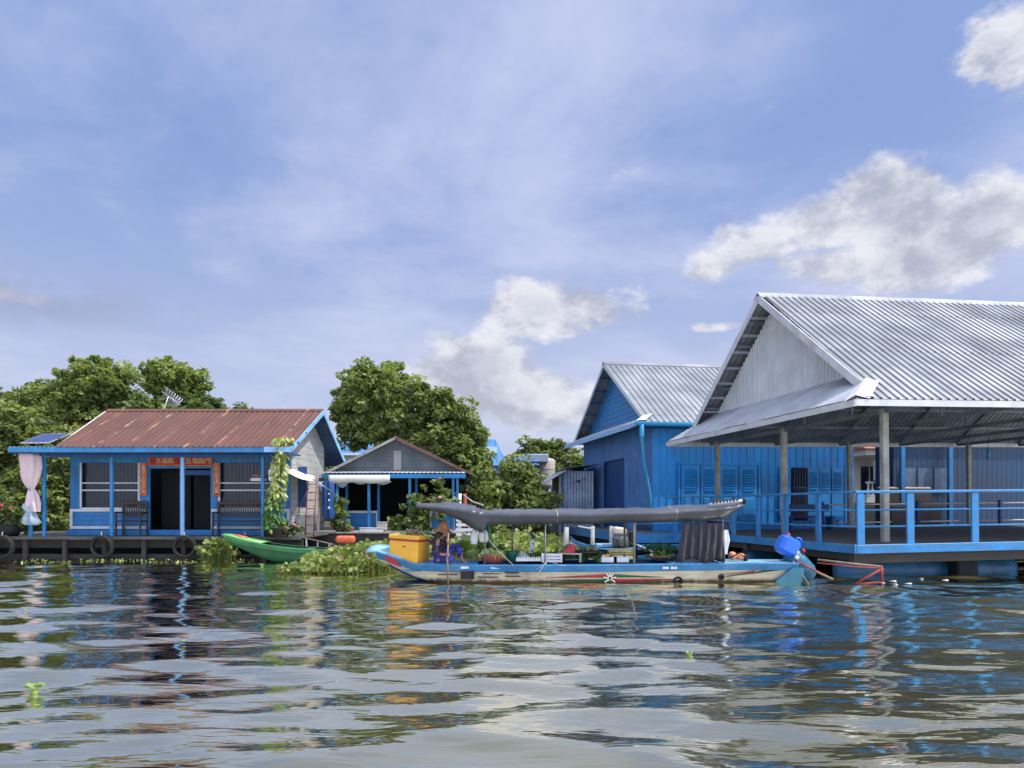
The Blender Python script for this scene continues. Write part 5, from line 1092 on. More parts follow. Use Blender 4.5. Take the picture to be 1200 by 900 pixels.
# basin with cabbages etc
def basin(name, label, loc, r, h, m_, cat='basin', group=None):
    t = thing(name, label, cat, loc, group=group); MB().lathe([(0,.0),(r*.7,0),(r*.93,h*.8),(r*1.04,h),(r*1.04,h+.012),(r*.9,h*.8),(r*.66,.02),(0,.02)], 22).build('bowl', m_, t); return t
basin('red_basin', 'faded red basin beside the knees of the seated person', on(577,.42,-.25), .27, .17, 'basinr')
leaf_pile('cabbage_heap', 'pale green cabbages heaped in the red basin', 'cabbages', on(577,.53,-.25), 120, (.2,.18,.10), .15, (('outer_leaves','cabbage'),('inner_leaves','herb2')) if False else (('outer_leaves','cabbage'),), 2, .8, None, 2.2)
basin('green_basket', 'dark green plastic basket between the red basin and the white bag', on(600,.42,-.1), .13, .22, 'basing', 'basket')
leaf_pile('banana_bunch', 'yellow green leaves and bananas behind the knees of the seated person', 'bananas', on(548,.62,.30), 90, (.16,.14,.25), .24, (('leaves','banana'),('stalks','cabbage')), 3, 1.0, None, 1.6)
leaf_pile('leaf_vegetables', 'bundle of long pale leaf vegetables standing behind the red basin', 'vegetables', on(570,.50,.22), 100, (.24,.14,.20), .30, (('leaves','herb'),('stalks','cabbage')), 4, 1.2, None, 1.0)
def bag(label, px, z0, y, w_, h, m_='bag', name='plastic_bag', group='white plastic bags'):
    t = thing(name, label, 'bag', on(px, z0, y), group=group); b = MB(); b.add(*clothlathe([(.02,0,0),(w_*.42,.01,0),(w_*.5,h*.25,0),(w_*.42,h*.55,0),(w_*.2,h*.8,0),(w_*.06,h*.9,0),(w_*.16,h,0)], .10, 18), True); b.build('bag_body', m_, t); return t
bag('slim white plastic bag hanging under the canopy nearest the seated person', 555, .80, -.35, .15, .40); bag('wide cloudy plastic bag hanging under the canopy edge past the slim one', 566, .84, -.30, .20, .34)
t = thing('hanging_bottle_bag', 'greenish clear bag hanging beside the white plastic bags', 'bag', on(572.5,.88,-.2)); b = MB(); b.add(*clothlathe([(.02,0,0),(.05,.02,0),(.05,.25,0),(.02,.32,0)], .1, 12), True); b.build('bag_body', 'basing', t)
bag('slumped white sack lying behind the green basket', 612, .44, .1, .34, .20, 'white_pl', 'white_sack', None); 
t = thing('printed_carton', 'upright white carton with dark printing standing among the vegetables', 'carton', on(624.5,.52,.25), R(-8)); MB().box((0,0,.17), (.10,.06,.34), (0,R(6),0), bev=.006).build('carton_body', 'white_pl', t); b = MB(); b.ball((.03,-.04,.27), .022, 8, (1,.3,1)); b.box((.005,-.037,.12), (.05,.006,.05)); b.box((.0,-.037,.06), (.05,.006,.02)); b.build('printing', 'greyblue', t)
leaf_pile('herb_pile', 'pile of dark and yellow herbs between the white sack and the trays', 'herbs', on(643,.44,.30), 150, (.34,.16,.10), .20, (('dark_leaves','herb'),('yellow_leaves','banana')), 5, .7, None, 1.0)
# trays with eggs
TR = None
for i, (px, y, lb) in enumerate([(612,-.42,'low tray of white eggs right behind the green basket'), (626,-.40,'tray of white eggs in front of the printed carton'), (638,-.30,'tray of white eggs beside the thin canopy post')]):
    if TR is None:
        TR = thing('egg_tray', lb, 'egg tray', (0,0,0), group='trays of eggs'); MB().box((0,0,.02), (.26,.22,.04), bev=.006).build('tray', 'white_pl', TR); b = MB()
        for a in range(5):
            for c in range(4): b.ball((-.10+a*.05,-.08+c*.053,.055), .024, 7, (.9,.9,1.2))
        b.build('eggs', 'egg', TR); o = TR
    else: o = copy_tree(TR); o['label'] = lb
    o.location = on(px, .47, y)
    
b = MB(); t = thing('wooden_stool', 'small pale slatted stool with something red on it', 'stool', on(668,.44,-.25)); MB().box((0,0,.17), (.50,.24,.025), (0,R(2),0)).build('seat', 'pale_wood', t)
for sx in (-.22,.22):
    for sy in (-.09,.09): MB().box((sx,sy,.08), (.035,.03,.17)).build('leg', 'pale_wood', t)
t = thing('red_bundle', 'dark red folded bundle resting on the pale slatted stool', 'bundle', on(667,.63,-.25)); MB().prism([(-.15,0),(.13,0),(.13,.15),(.04,.17)], -.10, .10, 'y').build('bundle_cloth', 'red', t)
t = thing('white_crate', 'low white crate with slats beside the post and the red bundle', 'crate', on(647,.44,-.3)); b = MB(); 
for z in (.03,.09,.15): b.b2(-.2,.2,-.14,-.125,z-.02,z+.02); b.b2(-.2,.2,.125,.14,z-.02,z+.02)
b.b2(-.2,.2,-.13,.13,0,.012)
for sx in (-.19,.19): b.b2(sx-.015,sx+.015,-.15,-.14,0,.18); b.b2(sx-.015,sx+.015,.14,.15,0,.18)
b.build('slats', 'white_pl', t)
def woven(t):
    b = MB(); b.lathe([(0,0),(.26,0),(.46,.14),(.48,.20),(.44,.14),(.24,.03),(0,.03)], 26); o = b.build('woven_basket', 'brownw', t); o.scale = (1.1,.62,.8)
leaf_pile('gourd_basket', 'wide dark woven basket piled with striped green gourds and leaves', 'basket', on(690,.50,.05), 90, (.42,.20,.08), .2, (('leaves','herb'),), 6, .3, woven, 1.2)
t = thing('melon_row', 'row of pale green melons lying on the wide dark basket', 'melons', on(684,.60,.03)); b = MB(); r = random.Random(5)
for k in range(9): b.ball((-.32+k*.075, r.uniform(-.08,.08), .09+r.uniform(-.02,.03)), .06, 8, (1.2,.8,.8))
b.build('melons', 'melon', t)

for i, (px, m_, lb) in enumerate([(712,'pump','orange squash in front of the dark woven basket'), (708,'egg','small pale gourd touching the orange squash')]):
    t = thing('squash', lb, 'squash', on(px,.52+.0*i,-.42)); MB().ball((0,0,.045), .06-.02*i, 10, (1,1,.8)).build('fruit', m_, t); MB().tube([(0,0,.08),(.01,0,.11)], .008, 5).build('stalk', 'herb', t)
t = thing('corn_bundle', 'bundle of long yellow cane sticks lying past the orange squash', 'cane bundle', on(730,.60,-.05), R(6)); b = MB(); r = random.Random(8)
for k in range(14): y = r.uniform(-.12,.12); z = r.uniform(-.05,.08); b.tube([(-.26,y,z),(.0,y+.01,z+.02),(.27,y+r.uniform(-.04,.04),z+r.uniform(-.03,.02))], .017, 6)
b.build('canes', 'cane', t)
for i, (px, lb) in enumerate([(714,'short clear plastic box below the orange squash'), (728,'low clear plastic box holding greens under the yellow canes')]):
    t = thing('plastic_box', lb, 'plastic box', on(px,.45,-.42), group='clear plastic boxes'); b = MB()
    for s in (-1, 1): b.b2(-.15,.15,s*.09-.004,s*.09+.004,0,.10); b.b2(s*.15-.004,s*.15+.004,-.09,.09,0,.10)
    b.b2(-.15,.15,-.09,.09,0,.008); b.build('walls', 'bag', t); b = MB(); r = random.Random(i)
    for k in range(8): b.ball((r.uniform(-.11,.11), r.uniform(-.05,.05), .05), .035, 6)
    b.build('contents', 'onion' if i == 0 else 'herb', t)
def tray_base(t): 
    MB().lathe([(0,0),(.22,0),(.30,.04),(.29,.05),(.20,.015)], 20).build('round_tray', 'straw', t); MB().ball((-.18,-.1,.05), .04, 8).build('onion', 'egg', t)
leaf_pile('green_vegetable_tray', 'round tray heaped with small green vegetables before the dark curtain', 'vegetable tray', on(777,.52,-.12), 150, (.24,.18,.12), .09, (('leaves','herb'),('bright_leaves','banana')), 7, .3, tray_base, 1.5)
leaf_pile('dark_greens', 'dark feathery greens behind the tray next to the curtain', 'greens', on(785,.60,.45), 160, (.34,.14,.16), .16, (('leaves','herb'),), 8, .8, None, .5)
t = thing('wooden_rudder_bar', 'thin grey bar leaning from the motor towards the vegetable tray', 'bar', on(752,.62,.1)); MB().tube([(-.14,0,.20),(.25,0,.02)], .016, 6).build('bar', 'steel', t)
t = thing('life_vest', 'folded orange life vest on the stern deck behind the curtain', 'life vest', on(871,.46,-.05)); b = MB(); b.ball((-.09,0,.09), .09, 10, (1,1.3,1)); b.ball((.08,.02,.07), .10, 10, (1.1,1.2,.75)); b.build('foam_panels', 'vest', t)
b = MB(); b.tube([(-.16,-.1,.06),(0,-.13,.15),(.14,-.10,.08)], .014, 5); b.box((.17,0,.05), (.07,.2,.12), bev=.01); b.build('straps', 'black', t)


M['tankw'] = mat('yellowed_fuel_tank', (.55,.47,.36), .5, var=.3, scale=8)
M['hyap'] = mat('pale_green_hyacinth', (.20,.29,.075), .5, var=.2, scale=12, trans=(.5,.5,.4))
# stern gear
t = thing('blue_jug', 'bright blue plastic jug tipped over the stern of the sampan', 'jug', on(927,.60,-.15,15.3), R(10), tilt=R(28))
b = MB(); b.box((0,0,.17), (.44,.34,.38), bev=.07); b.build('jug_body', 'jug', t); b = MB(); b.tube([(.10,0,.36),(.12,0,.43),(.20,0,.44),(.23,0,.36)], .022, 8); b.build('handle', 'jug', t); MB().lathe([(0,0),(.05,0),(.05,.05),(0,.055)], 12, (-.10,0,.36)).build('cap', 'red', t)
t = thing('teal_drum', 'dull teal drum with a rounded end leaning in the water behind the stern', 'drum', on(938,.56,-.05,15.3), R(0), tilt=R(138))
b = MB(); b.lathe([(0,-.10),(.10,-.09),(.17,-.05),(.20,.02),(.205,.2),(.21,.22),(.205,.24),(.205,.42),(.21,.44),(.20,.48),(.16,.58),(.08,.63),(0,.64)], 22); b.build('drum_body', 'drum', t); MB().lathe([(0,0),(.045,0),(.045,.06),(0,.065)], 12, (-.19,-.10,.06), (-1,-.6,0)).build('cap', 'red', t)
t = thing('engine_knob', 'small grey engine fitting between the blue jug and the teal drum', 'engine part', on(938,.50,-.35,15.3)); MB().box((0,0,.03), (.09,.08,.07), bev=.015).build('casing', 'silver', t); MB().tube([(0,0,.06),(.03,0,.16)], .015, 6).build('spout', 'silver', t)
t = thing('stern_struts', 'pair of thin struts running down from the stern tip into the water', 'struts', on(932,.47,-.42,15.3)); MB().tube([(0,0,0),(.27,-.12,-.46)], .016, 6).build('strut', 'bamboo', t); MB().tube([(.05,-.05,0),(.72,-.1,-.34)], .020, 6).build('strut', 'rust', t)
MB().tube([(.40,-.08,-.19),(.76,-.1,-.36)], .024, 6).build('strut', 'bamboo', t)
t = thing('red_steel_frame', 'rusty red triangular steel frame sticking out of the water behind the stern', 'frame', (P(1033,684,15.3).x, 15.3, 0)); b = MB()
q = lambda px, py: P(px, py, 15.3)-Vector((P(1033,684,15.3).x, 15.3, 0))
b.tube([q(1033,663), q(1034,688)], .026, 8); b.tube([q(1034,666), q(1003,684)], .024, 8); b.tube([q(1000,685), q(1033,682)], .02, 8); b.tube([q(1024,664)+Vector((0,.25,0)), q(1036,667)], .02, 6); b.build('steel_bars', 'rust', t)
MB().tube([q(965,657)+Vector((0,.3,0)), q(1000,661)+Vector((0,.15,0)), q(1033,664)], .022, 7).build('long_bar', 'bamboo', t); MB().tube([q(960,660)+Vector((0,.1,0)), q(1000,664), q(1032,666)], .014, 6).build('thin_bar', 'rust', t)

# ---- person
def skin_geo(nodes, edges, sub=2):
    """nodes: (x,y,z,r); the first is the root. Returns verts, faces of the grown surface"""
    me = bpy.data.meshes.new('sk'); me.from_pydata([n[:3] for n in nodes], edges, []); o = bpy.data.objects.new('sk', me); COL.objects.link(o)
    md = o.modifiers.new('s', 'SKIN'); sv = me.skin_vertices[0].data
    for i, n in enumerate(nodes): r = n[3]; sv[i].radius = (r, n[4] if len(n) > 4 else r); sv[i].use_root = (i == 0)
    md.use_smooth_shade = True; sm = o.modifiers.new('d', 'SUBSURF'); sm.levels = sub; sm.render_levels = sub
    dg = bpy.context.evaluated_depsgraph_get(); dg.update(); ev = o.evaluated_get(dg); m2 = ev.to_mesh()
    v = [tuple(x.co) for x in m2.vertices]; f = [tuple(p.vertices) for p in m2.polygons]; ev.to_mesh_clear(); bpy.data.objects.remove(o); bpy.data.meshes.remove(me)
    return v, f
t = thing('person', 'person in a brown straw hat and dark floral blouse sitting with paddle on the sampan', 'person', on(511,.437,-.27))
hipsN = [(0,0,.13,.115), (.02,0,.27,.10), (.05,0,.40,.105), (.075,0,.475,.055), (.10,0,.53,.048),           # 0-4 spine, neck
  (.05,-.155,.425,.055), (.00,-.26,.22,.040), (.13,-.33,.17,.032), (.225,-.395,.17,.026), (.26,-.425,.17,.034),            # near arm 5-9
  (.06,.155,.425,.055), (.22,.12,.26,.040), (.25,-.12,.37,.031), (.245,-.33,.43,.026), (.245,-.375,.44,.034),             # far arm 10-14
  (.05,-.10,.11,.085), (.32,-.23,.11,.060), (.22,-.30,.06,.045), (.06,-.20,.05,.036), (.0,-.14,.045,.035), (-.07,-.12,.05,.022),   # near leg folded 15-20
  (.06,.10,.12,.085), (.40,.10,.33,.062), (.47,.03,.17,.048), (.50,-.02,.045,.036), (.57,-.05,.0,.034), (.63,-.08,-.012,.022)]   # far leg raised 21-26
hE = [(0,1),(1,2),(2,3),(3,4),(2,5),(5,6),(6,7),(7,8),(8,9),(2,10),(10,11),(11,12),(12,13),(13,14),(0,15),(15,16),(16,17),(17,18),(18,19),(19,20),(0,21),(21,22),(22,23),(23,24),(24,25),(25,26)]
def hand(nodes, edges, palm, pole, s):
    """five fingers from the palm round the pole at (pole x, pole y)"""
    px, py, pz = nodes[palm][:3]
    for k in range(4):
        z = pz+(.027-.018*k); ln = (.85, 1, .95, .78)[k]; i = len(nodes)
        nodes += [(pole[0]+.028, py-.005, z, .0088), (pole[0]+.030*ln, pole[1]-.018, z-.002, .0080), (pole[0]-.004, pole[1]-.029*ln, z-.004, .0072), (pole[0]-.026*ln, pole[1]-.012, z-.004, .0065)]
        edges += [(palm,i),(i,i+1),(i+1,i+2),(i+2,i+3)]
    i = len(nodes); nodes += [(pole[0]-.022, py+.004, pz+.022, .0100), (pole[0]-.030, pole[1]+.0, pz+.036, .0088), (pole[0]-.014, pole[1]-.022, pz+.040, .0075)]; edges += [(palm,i),(i,i+1),(i+1,i+2)]
pole = (.253, -.49)
hipsN[9] = (.25,-.452,.17,.030); hipsN[14] = (.25,-.452,.44,.030); hipsN[8] = (.215,-.40,.17,.025); hipsN[13] = (.245,-.37,.43,.025)
hand(hipsN, hE, 9, pole, 1); hand(hipsN, hE, 14, pole, 1)
v, f = skin_geo(hipsN, hE); B = MB(); B.add(v, f, True)
hc = Vector((.135,-.005,.615))
def head(b):
    n = 20; vs = []; fs = []; m = 14
    for i in range(m+1):
        th = math.pi*i/m; z = math.cos(th)
        for k in range(n):
            ph = 2*math.pi*k/n; c, s_ = math.cos(ph), math.sin(ph); r = math.sin(th)
            x = r*c*.088; y = r*s_*.070; zz = z*.112
            if z < 0: x *= 1-.22*(-z)+.05*(c > 0); y *= 1-.38*(-z)
            if c > .5: x += .006*math.exp(-((zz+.055)/.02)**2)                      # lips, chin
            if c > .9: x += .024*math.exp(-((zz+.018)/.022)**2)*(c-.9)*10           # nose
            if c > .45 and abs(abs(s_)-.42) < .2: x -= .007*math.exp(-((zz-.012)/.014)**2)   # eye hollows
            vs.append(hc+Vector((x, y, zz)))
    for i in range(m):
        for k in range(n): j=(k+1)%n; fs.append((i*n+k, (i+1)*n+k, (i+1)*n+j, i*n+j))
    b.add(vs, fs, True)
    for s in (-1, 1): b.ball(hc+Vector((-.005, s*.072, -.005)), .028, 8, (.7,.35,1.1))
head(B); B.build('person_body', 'skin', t)
for s in (-1, 1): MB().ball(hc+Vector((.077, s*.028, .010)), .010, 8, (.5,1.2,.6)).build('eye', 'hair', t)
MB().box(hc+Vector((.083,0,-.052)), (.008,.036,.007), bev=.002).build('mouth', 'onion', t)
b = MB(); b.ball(hc+Vector((-.022,0,.022)), .092, 14, (.95,.88,1.1)); b.add(*skin_geo([(.06,0,.62,.075),(.02,0,.52,.062),(-.02,0,.42,.05),(-.05,0,.30,.03)], [(0,1),(1,2),(2,3)]), smooth=True); b.build('hair', 'hair', t)
sn = [(0,0,.12,.135,.15), (.02,0,.26,.125,.14), (.05,0,.39,.120,.135), (.075,0,.465,.066), (.05,-.155,.425,.075), (.00,-.26,.23,.060), (.11,-.32,.18,.052), (.06,.155,.425,.075), (.22,.12,.27,.058), (.25,-.06,.345,.048)]
b = MB(); b.add(*skin_geo(sn, [(0,1),(1,2),(2,3),(2,4),(4,5),(5,6),(2,7),(7,8),(8,9)]), smooth=True); b.build('blouse', 'shirt', t)
tn = [(0,0,.105,.135,.15), (.05,-.10,.115,.105), (.33,-.23,.115,.080), (.22,-.31,.065,.060), (.08,-.22,.055,.052), (.06,.10,.13,.105), (.40,.10,.34,.080), (.465,.035,.18,.066), (.49,.0,.08,.060)]
b = MB(); b.add(*skin_geo(tn, [(0,1),(1,2),(2,3),(3,4),(0,5),(5,6),(6,7),(7,8)]), smooth=True); b.build('trousers', 'sarong', t)
b = MB(); hp = [(.0,.155),(.03,.150),(.07,.115),(.098,.06),(.112,.01),(.155,-.03),(.205,-.072),(.21,-.078),(.15,-.038),(.105,.0),(.092,.055),(.062,.108),(0,.145)]
b.lathe(hp, 28); o = b.build('straw_hat', 'straw', t); o.location = hc+Vector((-.01,0,.075)); o.rotation_euler = (0, R(9), R(0))
b = MB(); b.lathe([(.104,.0),(.107,.012),(.102,.03)], 24); o2 = b.build('hat_band', 'brownw', t); o2.location = o.location; o2.rotation_euler = o.rotation_euler
for ch in list(t.children):
    pass
t2 = [o for o in bpy.data.objects if o.name == 'paddle_pole'][0]; t2.location = (t.location[0]+pole[0]-.005, t.location[1]+pole[1]-.0, .0)
t2.children[0].location = (0,0,0)

# ---- green boat
def gboat():
    t = thing('green_canoe', 'bright green wooden canoe with a raised bow and orange patch beside floating plants', 'boat', (P(330,655,21).x, 21, 0)); X = lambda px: (px-330)*21/901
    st = [(X(268),0,.30,.26,.58,.61,.725),(X(278),0,.34,.29,.44,.48,.66),(X(292),0,.38,.31,.28,.32,.585),(X(308),0,.42,.34,.10,.16,.53),(X(325),0,.45,.36,-.03,.05,.46),(X(350),0,.48,.38,-.08,0,.40),(X(380),0,.46,.36,-.06,.02,.36),(X(405),0,.40,.30,0,.06,.36),(X(425),0,.30,.22,.08,.14,.38)]
    hull(t, st, mo='greend', mi_='greend', rail='green', rail_h=.12)
    b = MB(); b.grid([[(X(p),-h,z),(X(p),0,z+.02),(X(p),h,z)] for p, h, z in ((264,.27,.76),(272,.31,.74),(284,.36,.67),(296,.38,.60),(312,.40,.54))], thick=.03, normal=(0,0,1)); b.build('bow_deck', 'greenl', t)
    b = MB(); b.grid([[(X(p),-h,z),(X(p),0,z+.02),(X(p),h,z)] for p, h, z in ((277,.15,.735),(283,.17,.705),(290,.13,.665))], thick=.01, normal=(0,0,1)); b.build('orange_patch', 'orange', t)
    for px in (332, 358, 385): MB().b2(X(px), X(px)+.2, -.42, .42, .34, .37).build('thwart', 'green', t)
M['greenl'] = mat('light_green_boat_paint', (.16,.38,.12), .45, var=.2, scale=2, stain=(.25,.40,.22), stain_amt=.4)
gboat()

t = thing('green_paddle', 'green bladed paddle lying across the green canoe', 'paddle', P(345,648,21)+Vector((0,-.05,-.16))); MB().tube([(-.9,0,.12),(.5,0,.02)], .018, 6).build('shaft', 'green', t); MB().ball((-.05,0,.09), .2, 8, (1.2,.4,.1)).build('blade', 'greenl', t)
# ---- moored boats behind
def mboat(lb, name, px0, px1, Z, zs, cols, lift):
    t = thing(name, lb, 'boat', (P((px0+px1)/2,600,Z).x, Z, 0)); L = (px1-px0)*Z/901; xs = [-.5,-.44,-.36,-.2,0,.25,.45,.5]; h = [.22,.32,.42,.52,.56,.52,.42,.38]
    st = [(x*L, 0, hh, hh*.72, l_, l_+.06, zs+s_) for x, hh, l_, s_ in zip(xs, h, [lift+.05,lift*.6,.12,-.02,-.08,-.06,0,.04], [lift,lift*.75,lift*.5,lift*.2,0,0,.02,.03])]
    hull(t, st, mo=cols[0], mi_=cols[1], rail=cols[2], rail_h=.12); b = MB()
    b.grid([[(x*L,-q,z),(x*L,q,z)] for x, q, z in ((-.51,.2,zs+lift+.02),(-.44,.31,zs+lift*.75),(-.36,.4,zs+lift*.5),(-.26,.46,zs+lift*.3))], thick=.02, normal=(0,0,1)); b.build('bow_deck', cols[3], t)
    MB().b2(-.1*L,-.1*L+.3,-.48,.48,zs-.1,zs-.06).build('thwart', cols[1], t); MB().b2(.2*L,.2*L+.3,-.48,.48,zs-.1,zs-.06).build('thwart', cols[1], t)
    return t
mb_ = mboat('blue and cream rowing boat with a raised bow moored behind the sampan canopy', 'moored_boat', 668, 742, 20.5, .42, ('hullw','hulld','hullb','hullb'), .30)
t = thing('pale_cushion', 'pale worn board lying on the raised bow of the moored blue boat', 'board', P(684,620,20.5)+Vector((.05,0,.04))); MB().box((0,0,0), (.42,.34,.04), (0,R(10),0), bev=.01).build('board', 'pale_wood', t)
t = thing('white_cool_tray', 'shiny pale blue lid on the moored blue boat beside its motor', 'tray', P(711,640,20.5)+Vector((0,0,.02))); MB().box((0,0,0), (.62,.42,.10), bev=.02).build('lid', 'bow', t)
t = thing('longtail_motor', 'dusty grey boat motor with a pale fuel tank on the moored blue boat', 'motor', P(727,640,20.2)+Vector((0,0,.0))); b = MB(); b.box((0,0,.12), (.40,.32,.28), bev=.05)
for k in range(5): b.b2(-.18,.18,-.175,-.16,.05+k*.045,.07+k*.045)
b.lathe([(0,0),(.13,.0),(.13,.08),(.1,.1),(0,.1)], 14, (.02,-.16,.14), (0,-1,0)); b.build('engine_block', 'engine', t); MB().box((-.02,0,.40), (.34,.26,.20), (0,R(8),0), bev=.05).build('fuel_tank', 'tankw', t)
MB().tube([(.15,-.05,.15),(.5,-.1,-.0),(.95,-.15,-.2)], .025, 6).build('tail_shaft', 'steel', t); MB().box((.30,0,.2), (.16,.22,.4), bev=.03).build('bracket', 'black', t)


mboat('dark blue boat in the shade between the hyacinth bed and the moored blue boat', 'dark_boat', 622, 668, 23.5, .40, ('hulld','dark','deep','deep'), .35)
t = thing('mooring_post', 'weathered grey mooring post between the dark boat and the moored blue boat', 'post', (P(662,640,20.9).x,20.9,-.3)); MB().tube([(0,0,0),(.02,0,.8),(.05,.02,1.25)], [.10,.08,.06], 8).build('post', 'post', t)
for i, (px, lb) in enumerate([(694,'thin grey stilt behind the raised bow of the moored boat'), (716,'grey stilt behind the motor of the moored boat')]):
    t = thing('stilt', lb, 'stilt', (P(px,640,24).x,24,-.2), group='stilts under the warehouse walkway'); MB().tube([(0,0,0),(.01,0,1.1)], .07, 7).build('pole', 'post', t)
# ---- orange float, mooring rail, rope
t = thing('orange_float', 'orange plastic float block on a stick above the hyacinth beside the green canoe', 'float', P(405,632,21.6)); b = MB(); b.box((0,0,0), (.50,.3,.20), bev=.06); b.b2(-.255,.255,-.155,.155,-.012,.012); b.build('float_body', 'orange', t); MB().tube([(0,0,-.1),(.02,0,-.8)], .02, 6).build('stick', 'bamboo', t)
t = thing('mooring_rail', 'thin sloping bamboo rail between the green canoe and the orange float', 'rail', P(355,630,21.8)); MB().tube([(0,0,.0),(.65,-.05,-.14),(1.2,-.1,-.28)], .02, 6).build('rail_pole', 'bamboo', t)
for k in range(4): MB().tube([(.1+k*.32,0,-.03-k*.07),(.1+k*.32,0,-.62)], .025, 6).build('rail_leg', 'post', t)
t = thing('mooring_rope', 'thin rope from the bow of the sampan to the deck by the orange float', 'rope', on(440,.66,0)); b = MB(); a0 = Vector((0,0,0)); a1 = P(412,645,21.5)-Vector(on(440,.66,0)); b.tube([a0.lerp(a1, k/8)-Vector((0,0,.25*math.sin(math.pi*k/8))) for k in range(9)], .010, 5); b.build('rope', 'rope', t)
t = thing('pole_rope', 'pale rope tied from a post down to the canopy knee of the sampan', 'rope', P(566,592,15.6)); MB().tube([(0,0,0),tuple((P(545,581,24)-P(566,592,15.6))*.5-Vector((0,0,.05))),tuple(P(543,580,24)-P(566,592,15.6))], .02, 6).build('rope', 'rope', t)
for i, (px, m_, lb) in enumerate([(539,'white','white thin post beside the right wall of the small grey house'), (545,'rust','rusty post next to the white thin post by the small grey house')]):
    t = thing('garden_post', lb, 'post', (P(px,600,26).x,26,.3)); MB().tube([(0,0,0),(0,0,1.65)], .06, 8).build('pole', m_, t)
t = thing('white_lattice', 'small white lattice crate seen behind the seated person', 'lattice', P(548,628,25.0)); b = MB()
for k in range(5): b.box((0,0,-.12+k*.16), (.75,.03,.09), (0,0,0))
for x in (-.3,.05,.33): b.box((x,.03,.2), (.05,.03,.8))
b.build('slats', 'white_pl', t)
# deck bits by the grey house
for i, (px, py, m_, s, lb) in enumerate([(404,618,'onion',(.5,.35,.28),'reddish heap of pots beside the half wall of the grey house'), (436,619,'white',(.8,.3,.14),'low white box on the bleached deck below the half wall'), (448,616,'pale_wood',(.35,.3,.25),'pale wooden block on the deck beside the dark doorway of the grey house')]):
    t = thing(('pot_heap','white_box','wooden_block')[i], lb, ('pots','box','block')[i], P(px, py+5, 25.9)); b = MB()
    if i == 0:
        for k in range(5): b.lathe([(.0,0),(.08,0),(.11,.14),(.12,.15),(.09,.14)], 12, (-.22+k*.11, (k % 2)*.1, 0))
    else: b.box((0,0,s[2]/2), s, bev=.02); b.box((0,0,s[2]+.012), (s[0]*1.04,s[1]*1.04,.024), bev=.005)
    b.build('pieces', m_, t)
# ---- plants in pots and climbers
def blades(name, lb, cat, loc, n, h, w_, m_, seed, pot=True, spread=.5, vine=None, pots='pot'):
    rs = np.random.RandomState(seed); t = thing(name, lb, cat, loc); b = MB()
    for k in range(n):
        a = rs.uniform(0, 6.28); out = rs.uniform(.1, 1)*spread; hh = h*rs.uniform(.6, 1.1); c = Vector((math.cos(a), math.sin(a), 0)); s_ = Vector((-c.y, c.x, 0))*w_*.5; z0 = .18 if pot else 0
        pts = [c*.03+Vector((0,0,z0)), c*out*.4+Vector((0,0,z0+hh*.6)), c*out+Vector((0,0,z0+hh*(1-.35*out/spread)))]
        b.add([pts[0]-s_*.5, pts[0]+s_*.5, pts[1]-s_, pts[1]+s_, pts[2]], [(0,1,3,2),(2,3,4)])
    b.build('leaves', m_, t)
    if pot: MB().lathe([(0,0),(.10,0),(.15,.22),(.17,.23),(.14,.2),(0,.19)], 14).build('pot', 'pot', t)
    return t
blades('spiky_potted_plant', 'spiky sword leaved plant in a dark pot beside the corner porch post', 'potted plant', (P(315,628,22.3).x,22.3,.64), 34, .75, .05, 'herb', 1)
def column_plant():
    """tall climbing plant with yellow-green hanging leaves in front of the eave corner"""
    Z = 21.9; t = thing('climbing_plant', 'tall yellow green climbing plant rising past the eave corner of the rusty house', 'plant', (P(328,625,Z).x, Z, .64)); rs = np.random.RandomState(4); V = []; F = []; Tn = []
    H = P(328,512,Z).z-.64; dark = MB()
    pts = [Vector(((1.5*(.012*math.sin(h*5)))-.10+.22*(h/H), 0, h)) for h in np.linspace(0, H, 16)]
    MB().tube(pts, .03, 6).build('stem', 'barkm', t)
    for part, m_, lo, hi, n in (('upper_leaves','leafy',.30,1.0,560), ('lower_leaves','herb',.08,.42,300)):
        b = MB()
        for k in range(n):
            u = lo+(hi-lo)*rs.uniform()**.9; h = u*H; wd = .20*(1-u)**.55+.11+.12*(u > .9); a = rs.uniform(0, 6.28); q = pts[min(15, int(u*15))]
            p = Vector((q.x+math.cos(a)*wd*rs.uniform(.1,1)-.18*(1-u), q.y+math.sin(a)*wd*.8*rs.uniform(.1,1), h)); d = Vector((math.cos(a)*.7, math.sin(a)*.7, -.8+rs.normal(0,.35))).normalized(); s = rs.uniform(.11,.22); sd_ = d.cross(Vector((0,0,1))+Vector(rs.normal(size=3)*.4)).normalized()*s*.22
            b.add([p, p+d*s*.45+sd_, p+d*s, p+d*s*.45-sd_], [(0,1,2,3)])
        b.build(part, m_, t)
    MB().lathe([(0,0),(.13,0),(.19,.26),(.21,.27),(.18,.24),(0,.22)], 14, (-.1,0,0)).build('pot', 'pot', t)
column_plant()
def leafy(name, lb, cat, loc, c, n, size, m_, seed, fl=None, pot=False):
    rs = np.random.RandomState(seed); t = thing(name, lb, cat, loc); cs = rs.normal(size=(n, 3))*np.array(c)*.45+np.array([0,0,c[2]]); cs[:,2] = np.maximum(cs[:,2], .05); v, f, tone = leaves(rs, cs, np.full(n, .14), 14, size); np_mesh('foliage', v, f, tone, m_, t)
    b = MB()
    for k in range(4): b.tube([(0,0,0),tuple(cs[k*3]*.6),tuple(cs[k*3])], [.02,.014,.006], 5)
    b.build('stem', 'barkm', t)
    if fl:
        b = MB()
        for k in range(fl[1]): q = cs[rs.randint(n)]+np.array([0,-.12,.05]); b.ball(tuple(q), fl[2], 6, jit=.6)
        b.build('flowers', fl[0], t)
    return t
